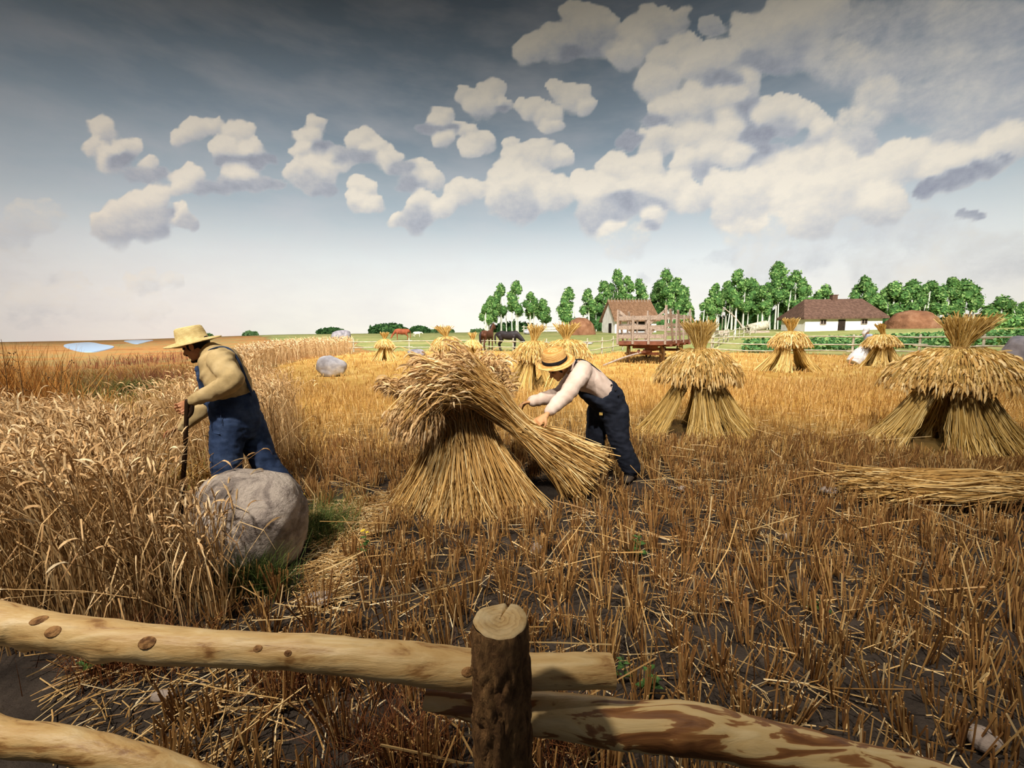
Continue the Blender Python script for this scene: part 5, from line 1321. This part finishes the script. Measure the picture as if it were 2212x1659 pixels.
p = on_ground(868, 734); quadruped('cow', p, math.radians(195), 1.0, M_REDC, 'red-brown cow grazing in the far pasture', 'cow', (1.2, 0, .22), (.98, 0, .62), [[.14, .2], [.12, .16], [.1, .12]], 'cow')
p = on_ground(902, 728); quadruped('calf', p, math.radians(10), .55, M_WHITEC, 'small white calf right of the red cow', 'calf', (1.3, 0, .75), (1.0, 0, 1.1), [[.14, .2], [.12, .16], [.1, .12]], 'cow')

# ------------------------------------------------------------------ ponds on the left prairie
def _water():
    t = NT('pond_water'); t.bump(t.noise(1.5, 3, .5), .08, .02); m = t.fin(lin((150, 176, 200)), .3, .3); return m
M_WATER = _water()
def pond(pts, label):
    P = [on_ground(*p) for p in pts]; c = sum(P, Vector()) / len(P); z = max(p.z for p in P) + .03
    g = Geo(); K = len(P); out = []
    for i in range(K * 6):
        i0 = i // 6; f = (i % 6) / 6; a, b, cc, d = P[(i0 - 1) % K], P[i0], P[(i0 + 1) % K], P[(i0 + 2) % K]
        q = .5 * (2 * b + (cc - a) * f + (2 * a - 5 * b + 4 * cc - d) * f * f + (3 * b - a - 3 * cc + d) * f ** 3); out.append((q.x - c.x, q.y - c.y, gz(q.x, q.y) + .05 - z))
    n = len(out); V = A(out + [(x * 1.04, y * 1.04, h - .25) for x, y, h in out] + [(0, 0, gz(c.x, c.y) + .05 - z)])
    g.add(V, [[i, n + i, n + (i + 1) % n, (i + 1) % n] for i in range(n)], [[i, (i + 1) % n, 2 * n] for i in range(n)])
    o = g.build('pond', M_WATER); o.location = (c.x, c.y, z); tag(o, label, 'pond')
pond([(138, 748), (150, 743), (190, 740), (218, 744), (246, 749), (225, 757), (192, 761), (160, 757)], 'larger pale blue pond on the left prairie')
pond([(268, 737), (292, 735), (330, 735), (316, 739), (290, 743)], 'smaller pale blue pond farther back by the scythe man\'s hat')

# ------------------------------------------------------------------ trees and bushes
def leafmat(name, a, b, c, d):
    return mat_island(name, [(0, a), (.35, b), (.75, c), (1, d)], .75, .2)
M_LEAF1 = leafmat('aspen_leaves', (64, 100, 50), (94, 136, 66), (128, 164, 88), (160, 188, 112))
M_LEAF2 = leafmat('dark_leaves', (36, 66, 36), (52, 88, 46), (72, 110, 58), (98, 132, 74))
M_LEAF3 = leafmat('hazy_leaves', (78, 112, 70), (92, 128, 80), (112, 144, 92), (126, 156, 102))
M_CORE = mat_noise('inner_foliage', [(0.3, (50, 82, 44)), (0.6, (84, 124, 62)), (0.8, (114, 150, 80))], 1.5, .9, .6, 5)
def leaf_cards(g, c, r, n, size, flat=.35):
    """small bent leaf clusters on the skin of an ellipsoid"""
    d = nrm(rng.standard_normal((n, 3))); rr = .72 + .36 * rng.random((n, 1))
    P = A(c) + d * A(r) * rr
    s = nrm(np.cross(d + rng.normal(0, .6, (n, 3)), rng.standard_normal((n, 3)))); u = nrm(np.cross(s, d + rng.normal(0, .5, (n, 3))))
    z = size * (.6 + .8 * rng.random((n, 1)))
    V = np.stack([P - s * z, P - u * z * .6 + d * z * .15, P + s * z, P + u * z * .6 + d * z * .15], 1)
    Q = np.arange(n * 4).reshape(n, 4)
    return g.add(V.reshape(-1, 3), Q)
def aspen(px, top, Y, base_py, wpx, label, group, forked=False, crown_lo=.38, mat=None, rs=0):
    r2 = np.random.default_rng(int(px * 7 + rs)); k = Y / 900
    c = at(px, base_py, Y); z0 = gz(c.x, Y) - .1; Hh = (base_py - top) * k * 1.0 + max(0, c.z - z0)
    t = empty('aspen_tree', (c.x, Y, z0)); tag(t, label, 'tree', group)
    bend = r2.normal(0, .03, 2) * Hh
    g = Geo(); tp = [A([bend[0] * f * f, bend[1] * f * f, Hh * f]) for f in (0, .3, .6, .92)]; limb(g, tp, [.18, .15, .11, .05], n=8, sub=3)
    for s in range(2):
        o_ = A([r2.uniform(-1, 1) * wpx * k * .42, r2.uniform(-.6, .6), 0]); limb(g, [o_, o_ + A([r2.normal(0, .12), 0, Hh * .35]), o_ * .8 + A([r2.normal(0, .15), 0, Hh * (.5 + .25 * r2.random())])], [.11, .09, .05], n=6, sub=3)
    if forked: limb(g, [tp[1] * .5 + tp[2] * .5, tp[2] + A([.7, 0, .6]), tp[2] + A([1.0, 0, 1.8])], [.08, .06, .03], n=8, sub=3); limb(g, [tp[1] * .5 + tp[2] * .5, tp[2] + A([-.6, 0, .8]), tp[2] + A([-.8, 0, 2.0])], [.08, .06, .03], n=8, sub=3)
    g.build('trunk', M_BIRCH, t, True)
    w = wpx * k / 2 * 1.22; g = Geo(); co = Geo(); n = 13
    for i in range(n):
        f = crown_lo + (1 - crown_lo) * (i + .5) / n
        wid = w * math.sin(min(1, (f - crown_lo) / (1 - crown_lo) * .9 + .16) * math.pi) ** .6
        r = (.40 + .22 * r2.random()) * w * (1.05 - .3 * f)
        a = r2.random() * 6.28; p = A([bend[0] * f * f + math.cos(a) * wid * .62, bend[1] * f * f + math.sin(a) * wid * .62, Hh * f - r * .3])
        rr = A([r, r, r * 1.15]); leaf_cards(g, p, rr, 95, .16 + .03 * w); ball(co, p, rr * .82, None, 8, 5)
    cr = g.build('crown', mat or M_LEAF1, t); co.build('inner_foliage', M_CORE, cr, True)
ORD = ['leftmost', 'second from left', 'third from left', 'fourth from left', 'fifth from left', 'sixth from left', 'seventh from left', 'eighth from left', 'ninth from left', 'tenth from left', 'eleventh from left', 'twelfth from left']
def grove(lst, where, group, Y, base, mat=None, lo=.44):
    lst = sorted(lst)
    for i, q in enumerate(lst):
        px, top, w = q[:3]
        od = ORD[i] if i < len(lst) - 1 or len(lst) < 3 else 'rightmost'
        aspen(px, top, Y + (i % 3) * 2.2, base, w, 'white-trunked aspen, %s %s' % (od, where), group, forked=len(q) > 3, mat=mat, crown_lo=lo)
grove([(1050, 662, 26), (1062, 645, 28), (1083, 620, 30), (1116, 614, 34), (1145, 636, 30), (1173, 650, 30)], 'in the clump behind the horses', 'aspens behind the horses', 72, 708)
aspen(1228, 626, 72, 704, 38, 'single leafy aspen standing alone above the left haystack', 'lone aspens', crown_lo=.2)
grove([(1272, 628, 30), (1302, 613, 32), (1334, 590, 38), (1352, 602, 30), (1380, 608, 34), (1418, 614, 36), (1438, 588, 34), (1456, 606, 34), (1470, 622, 34), (1485, 655, 26)], 'in the grove behind the barn', 'aspens behind the barn', 74, 704)
grove([(1527, 648, 30), (1548, 618, 30), (1567, 612, 30), (1588, 591, 34), (1604, 608, 30), (1626, 608, 38), (1646, 622, 30), (1674, 575, 42, 1), (1694, 615, 30), (1714, 592, 36), (1728, 608, 32)], 'in the grove behind the well', 'aspens behind the well', 70, 704)
grove([(1744, 648, 30), (1778, 621, 36), (1862, 605, 42), (1884, 640, 30), (1900, 630, 30)], 'above the farmhouse roof', 'aspens behind the farmhouse', 62, 700)
grove([(1926, 616, 44), (1966, 612, 40), (2000, 612, 36), (2022, 626, 32), (2044, 606, 36), (2080, 613, 46)], 'behind the wide haystack', 'aspens behind the haystack', 60, 702, lo=.42)
grove([(2160, 648, 52), (2206, 660, 50)], 'at the far right edge', 'trees at the right edge', 62, 700, lo=.25)

def bush(px, py, Y, w, h, label, mat=M_LEAF2, cat='bush', name='leafy_bush', group=None, lumps=None, card=.16, dens=1.0):
    c = at(px, py, Y); k = Y / 900; W, Hh = w * k, h * k; z = gz(c.x, Y)
    t = empty(name, (c.x, Y, z)); tag(t, label, cat, group); g = Geo(); co = Geo(); n = lumps or max(4, int(w / h * 3))
    for i in range(n):
        f = (i + .5) / n * 2 - 1; r = Hh * (.42 + .3 * rng.random()) * (1 - .45 * abs(f)); p = A([f * (W / 2 - r * .7), rng.normal(0, W * .08), r * .6 + rng.random() * max(0, Hh - 1.7 * r) * (1 - f * f)])
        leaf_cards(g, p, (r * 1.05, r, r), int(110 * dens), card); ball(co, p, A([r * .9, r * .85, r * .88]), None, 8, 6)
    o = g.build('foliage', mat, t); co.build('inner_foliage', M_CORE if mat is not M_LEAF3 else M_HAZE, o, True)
    return t
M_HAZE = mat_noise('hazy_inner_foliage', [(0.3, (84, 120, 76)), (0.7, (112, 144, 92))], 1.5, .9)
bush(540, 720, 90, 30, 7, 'small bluish-green bush on the far left horizon', M_LEAF3, card=.5, lumps=5)
bush(715, 717, 94, 60, 13, 'low rounded bush on the horizon above the grey pasture rock', card=.5, lumps=9)
bush(840, 717, 96, 92, 21, 'largest dark bush on the horizon left of the red cow', card=.5, lumps=14)
bush(906, 717, 97, 46, 14, 'dark bush on the horizon joined to the largest one', card=.5, lumps=8)
bush(955, 716, 104, 52, 8, 'hazy low bush on the horizon behind the white calf', M_LEAF3, card=.5, lumps=7)
bush(1034, 716, 104, 36, 6, 'hazy low bush on the horizon left of the horses', M_LEAF3, card=.5, lumps=6)
bush(448, 722, 88, 26, 5, 'tiny hazy bush on the horizon behind the scythe man', M_LEAF3, card=.45, lumps=4)
for i, (px, py, Y, w, h) in enumerate([(1300, 708, 78, 90, 40), (1385, 706, 78, 110, 62), (1460, 706, 78, 70, 44)]):
    bush(px, py, Y, w, h, ['dark undergrowth behind the barn gable', 'dark undergrowth above the barn ridge', 'dark undergrowth right of the barn, behind the wagon rack'][i], card=.3, lumps=12)
for i, (px, py, Y, w, h) in enumerate([(1540, 706, 76, 70, 34), (1610, 706, 76, 90, 58), (1690, 704, 76, 90, 50)]):
    bush(px, py, Y, w, h, ['dark undergrowth left of the well sweep', 'dark undergrowth behind the well sweep', 'dark undergrowth left of the farmhouse'][i], card=.3, lumps=12)
bush(1110, 707, 78, 110, 24, 'dark undergrowth beneath the aspens behind the horses', card=.3, lumps=12)
bush(1930, 704, 60, 60, 34, 'dark green bush between farmhouse and wide haystack', card=.25)
bush(2046, 706, 62, 56, 30, 'dark green bush right of the wide haystack', card=.25)
bush(2076, 706, 60, 30, 14, 'small dark bush next to the far shed', card=.2)
bush(2180, 722, 48, 90, 30, 'bright green bush at the right edge above the last stook', M_LEAF1, card=.2, lumps=12)
bush(2120, 716, 46, 60, 18, 'low green bush in front of the far shed', M_LEAF1, card=.18, lumps=9)
# garden rows: long low crops
M_CROP = leafmat('garden_leaves', (44, 84, 42), (68, 110, 56), (104, 140, 78), (146, 168, 100))
def crop_row(y, x0, x1, h, label):
    g = Geo(); n = int((x1 - x0) * 60); x = rng.uniform(x0, x1, n); P = np.stack([x - x0, rng.normal(0, .35, n), ground_z(x, np.full(n, y)) - gz(x0, y) + rng.random(n) * h], 1)
    d = nrm(rng.standard_normal((n, 3)) + A([0, -.3, .5])); s = nrm(np.cross(d, rng.standard_normal((n, 3)))); u = np.cross(s, d); z = .16 * (.6 + .8 * rng.random((n, 1)))
    g.add(np.stack([P - s * z, P - u * z * .6, P + s * z, P + u * z * .6], 1).reshape(-1, 3), np.arange(n * 4).reshape(n, 4))
    o = g.build('garden_crop_row', M_CROP); o.location = (x0, y, gz(x0, y)); tag(o, label, 'crop row', 'green rows of the farm garden')
    o['kind'] = 'stuff'
for i, y in enumerate([27.2, 28.7, 30.2, 31.8, 33.6, 35.6]):
    crop_row(y, y * .56, y * 1.3, .36, ['green garden row right behind the garden fence', 'second green garden row from the fence', 'third green garden row from the fence', 'fourth green garden row from the fence', 'fifth green garden row from the fence', 'last green garden row, nearest the farmhouse wall'][i])

# ------------------------------------------------------------------ prairie on the left
def tuft_field(name, p, h, w, mat, label, lean=.35, n_seg=3, cat='grass'):
    N = len(p); z = ground_z(p[:, 0], p[:, 1]); H = h * (.5 + .8 * rng.random(N)); ln = rng.normal(0, lean, (N, 2))
    P = np.stack([np.stack([p[:, 0] + ln[:, 0] * H * f * f, p[:, 1] + ln[:, 1] * H * f * f, z - .02 + H * f * (1 - .15 * f)], 1) for f in np.linspace(0, 1, n_seg)], 1)
    g = Geo(); W = np.broadcast_to(np.linspace(w, w * .15, n_seg), (N, n_seg)); ribbons(g, P, W)
    return tag(g.build(name, mat), label, cat, kind='stuff')
M_PGRASS = mat_island('prairie_grass', [(0, (140, 96, 48)), (.3, (188, 140, 70)), (.6, (206, 172, 104)), (.8, (168, 158, 88)), (1, (226, 204, 150))], .8, .15)
M_RUST = mat_island('rusty_tall_grass', [(0, (150, 98, 48)), (.4, (190, 130, 64)), (.8, (216, 158, 84)), (1, (230, 184, 112))], .8, .15)
M_MAROON = mat_island('maroon_weeds', [(0, (124, 74, 56)), (.5, (160, 104, 74)), (1, (190, 138, 92))], .8, .15)
M_OLIVE = mat_island('olive_weeds', [(0, (72, 84, 44)), (.5, (112, 116, 62)), (1, (158, 150, 88))], .8, .15)
M_GRASSG = mat_island('green_grass', [(0, (48, 66, 30)), (.5, (82, 100, 46)), (1, (128, 132, 72))], .7, .2)
a = rng.uniform(-56, -27, 9000); r = 5.5 + 22 * rng.random(9000) ** 1.4
pp_ = np.stack([r * np.sin(np.radians(a)), r * np.cos(np.radians(a))], 1)
pp_ = pp_[~poly_mask(pp_[:, 0], pp_[:, 1], FIELD) & ~poly_mask(pp_[:, 0], pp_[:, 1], STRIP)]
tuft_field('prairie_grass', pp_, .34, .013, M_PGRASS, 'dry mixed prairie grass between the uncut wheat and the ponds', .5)
def weed_patch(name, px, py, rx, ry, n, h, w, mat, label, lean=.25, cat='weeds'):
    c = on_ground(px, py); p = rng.normal(0, .55, (n, 2)) * A([rx, ry]) + A([c.x, c.y])
    return tuft_field(name, p, h, w, mat, label, lean, cat=cat)
weed_patch('tall_rusty_grass', 20, 985, .75, .5, 2300, 1.45, .006, M_RUST, 'tall rusty-orange grass clump at the left edge behind the wheat', .14, 'grass')
weed_patch('maroon_weeds', 345, 826, 1.3, 1.0, 420, .55, .012, M_MAROON, 'maroon weed patch in front of the scythe man\'s face', .25)
weed_patch('maroon_weeds', 330, 782, 2.6, 5.0, 420, .6, .02, M_MAROON, 'farther maroon weed patch under the pond', .25)
weed_patch('olive_weeds', 300, 850, .7, .45, 800, .42, .012, M_OLIVE, 'olive green weed patch left of the scythe man', .5)
weed_patch('olive_weeds', 130, 862, 1.1, .3, 700, .30, .012, M_OLIVE, 'low olive weeds behind the wheat at the left', .6)
weed_patch('green_grass', 550, 1272, .24, .10, 620, .30, .0028, M_GRASSG, 'green grass tuft growing against the front of the boulder', .35, 'grass')
weed_patch('green_grass', 690, 1150, .26, .26, 900, .27, .0026, M_GRASSG, 'olive grass tuft on the right side of the boulder', .55, 'grass')
M_DRYW = mat_noise('dry_brown_stem', [(0.3, (92, 66, 40)), (0.7, (140, 102, 62))], 20, .8)
def dry_weed(px, py, H, label, seed, lean=.2):
    c = on_ground(px, py); t = empty('dry_weed', c); tag(t, label, 'dry weed'); r2 = np.random.default_rng(seed)
    g = Geo(); top = A([lean * H, 0, H]); limb(g, [(0, 0, -.03), top * .35 + A([-.03, 0, 0]), top * .7, top], [.007, .006, .0045, .002], n=6, sub=4); s = g.build('stem', M_DRYW, t, True)
    for k in range(7):
        f = .35 + .09 * k; b = top * f; a = r2.uniform(0, 6.28); L = H * (.16 + .2 * r2.random()) * (1.2 - f)
        e = b + A([math.cos(a) * L, math.sin(a) * L * .6, L * .9]); q = Geo(); limb(q, [b, (b + e) / 2 + A([0, 0, -.02]), e], [.0035, .003, .0015], n=5, sub=3)
        for j in range(3): ball(q, e + r2.normal(0, .012, 3), (.006, .006, .012), None, 5, 3)
        q.build('twig', M_DRYW, t, True)
dry_weed(118, 1010, 1.35, 'tall dry branching weed in front of the far pond', 3, .22)
dry_weed(40, 1015, 1.62, 'tallest dry weed poking above the horizon at the left edge', 5, .03)
dry_weed(75, 1005, 1.5, 'dry weed with seed heads beside the tallest one', 8, .0)
dry_weed(240, 985, 1.05, 'short dry weed between the ponds and the wheat', 9, -.08)

# ------------------------------------------------------------------ small green plants in the stubble
M_WEEDLEAF = mat_noise('weed_leaf', [(0.3, (44, 72, 34)), (0.7, (86, 118, 56))], 30, .6, .2)
M_YELLOW = mat_noise('yellow_petal', [(0.3, (220, 180, 40)), (0.7, (250, 222, 90))], 30, .6)
def weed(px, py, H, n, label, flowers=0, leaf=.05):
    c = on_ground(px, py); t = empty('field_weed', c); tag(t, label, 'weed'); g = Geo(); limb(g, [(0, 0, -.02), (.01, 0, H * .5), (.0, .01, H)], [.004, .003, .002], n=6, sub=3); g.build('stem', M_WEEDLEAF, t, True)
    for k in range(n):
        a = k * 2.4 + rng.random(); z = H * (.15 + .8 * k / n); L = leaf * (1.3 - .6 * k / n); d = A([math.cos(a), math.sin(a), .35]); s = nrm(np.cross(d, A([0, 0, 1.])))
        b = A([0, 0, z]); q = Geo(); V = [b, b + d * L * .5 + s * L * .36 + A([0, 0, .004]), b + d * L * 1.1 + A([0, 0, -.01]), b + d * L * .5 - s * L * .36 + A([0, 0, .004]), b + d * L * .5 + A([0, 0, -.006])]
        q.add(V, None, [[0, 1, 4], [1, 2, 4], [2, 3, 4], [3, 0, 4]]); q.build('leaf', M_WEEDLEAF, t)
    for k in range(flowers):
        a = k * 2.2; q = Geo(); c0 = A([.02 * math.cos(a), .02 * math.sin(a), H + .01 * k])
        for j in range(4): ball(q, c0 + A([.008 * math.cos(j * 1.57), .008 * math.sin(j * 1.57), 0]), (.008, .008, .004), None, 6, 4)
        q.build('flower', M_YELLOW, t, True)
weed(790, 1205, .20, 8, 'small weed with pale yellow flowers left of the big stook', 3)
weed(655, 1140, .30, 7, 'thin yellow-flowered weed on the right side of the boulder', 2, .03)
weed(1378, 1210, .20, 10, 'leafy green weed in the stubble below the bending man', 0, .06)
weed(1402, 1500, .14, 9, 'leafy green weed just above the right rail', 0, .05)
weed(1345, 1470, .12, 7, 'small green weed at the sawn end of the upper rail', 0, .04)
weed(215, 1450, .16, 8, 'broad-leaved green weed under the upper left rail', 0, .07)
weed(1262, 1070, .12, 9, 'low green weed at the bending man\'s boot', 0, .05)
weed(240, 1340, .18, 7, 'small green weed at the foot of the uncut wheat', 0, .05)
weed(1770, 1330, .10, 8, 'low green weed in the stubble on the right', 0, .05)
# reddish dry grass at the foot of the fence
M_REDGRASS = mat_island('reddish_dry_grass', [(0, (84, 46, 26)), (.5, (122, 72, 40)), (1, (160, 108, 62))], .8, .15)
for (px, py, rx, n, h, lab) in [(860, 1640, .22, 500, .26, 'reddish dry grass at the bottom beside the fence post'), (640, 1480, .16, 260, .22, 'reddish dry grass below the middle of the left rail'), (300, 1440, .30, 520, .24, 'brown dry grass below the left rail under the wheat'), (1240, 1640, .2, 300, .2, 'reddish dry grass right of the fence post')]:
    weed_patch('reddish_grass', px, py, rx, .12, n, h, .0022, M_REDGRASS, lab, .4, 'grass')
litter('loose_straw', 2600, 1.25, 2.3, .03, .26, .0022, 'straw bits on the dark soil under the left rails', poly=[(-3, 1.2), (-.9, 1.2), (-1.0, 2.2), (-2.2, 2.0), (-3, 1.9)], tilt=.1, zmax=.03)

# masses too fine to pick apart straw by straw or leaf by leaf
for o in COL.objects:
    if o.type == 'MESH' and o.parent and o.name.split('.')[0] in ('sheaf', 'straw', 'cap_sheaf', 'butt_tuft', 'crown_straw', 'grain_ears', 'hanging_ears', 'crown', 'foliage'):
        o['kind'] = 'stuff'
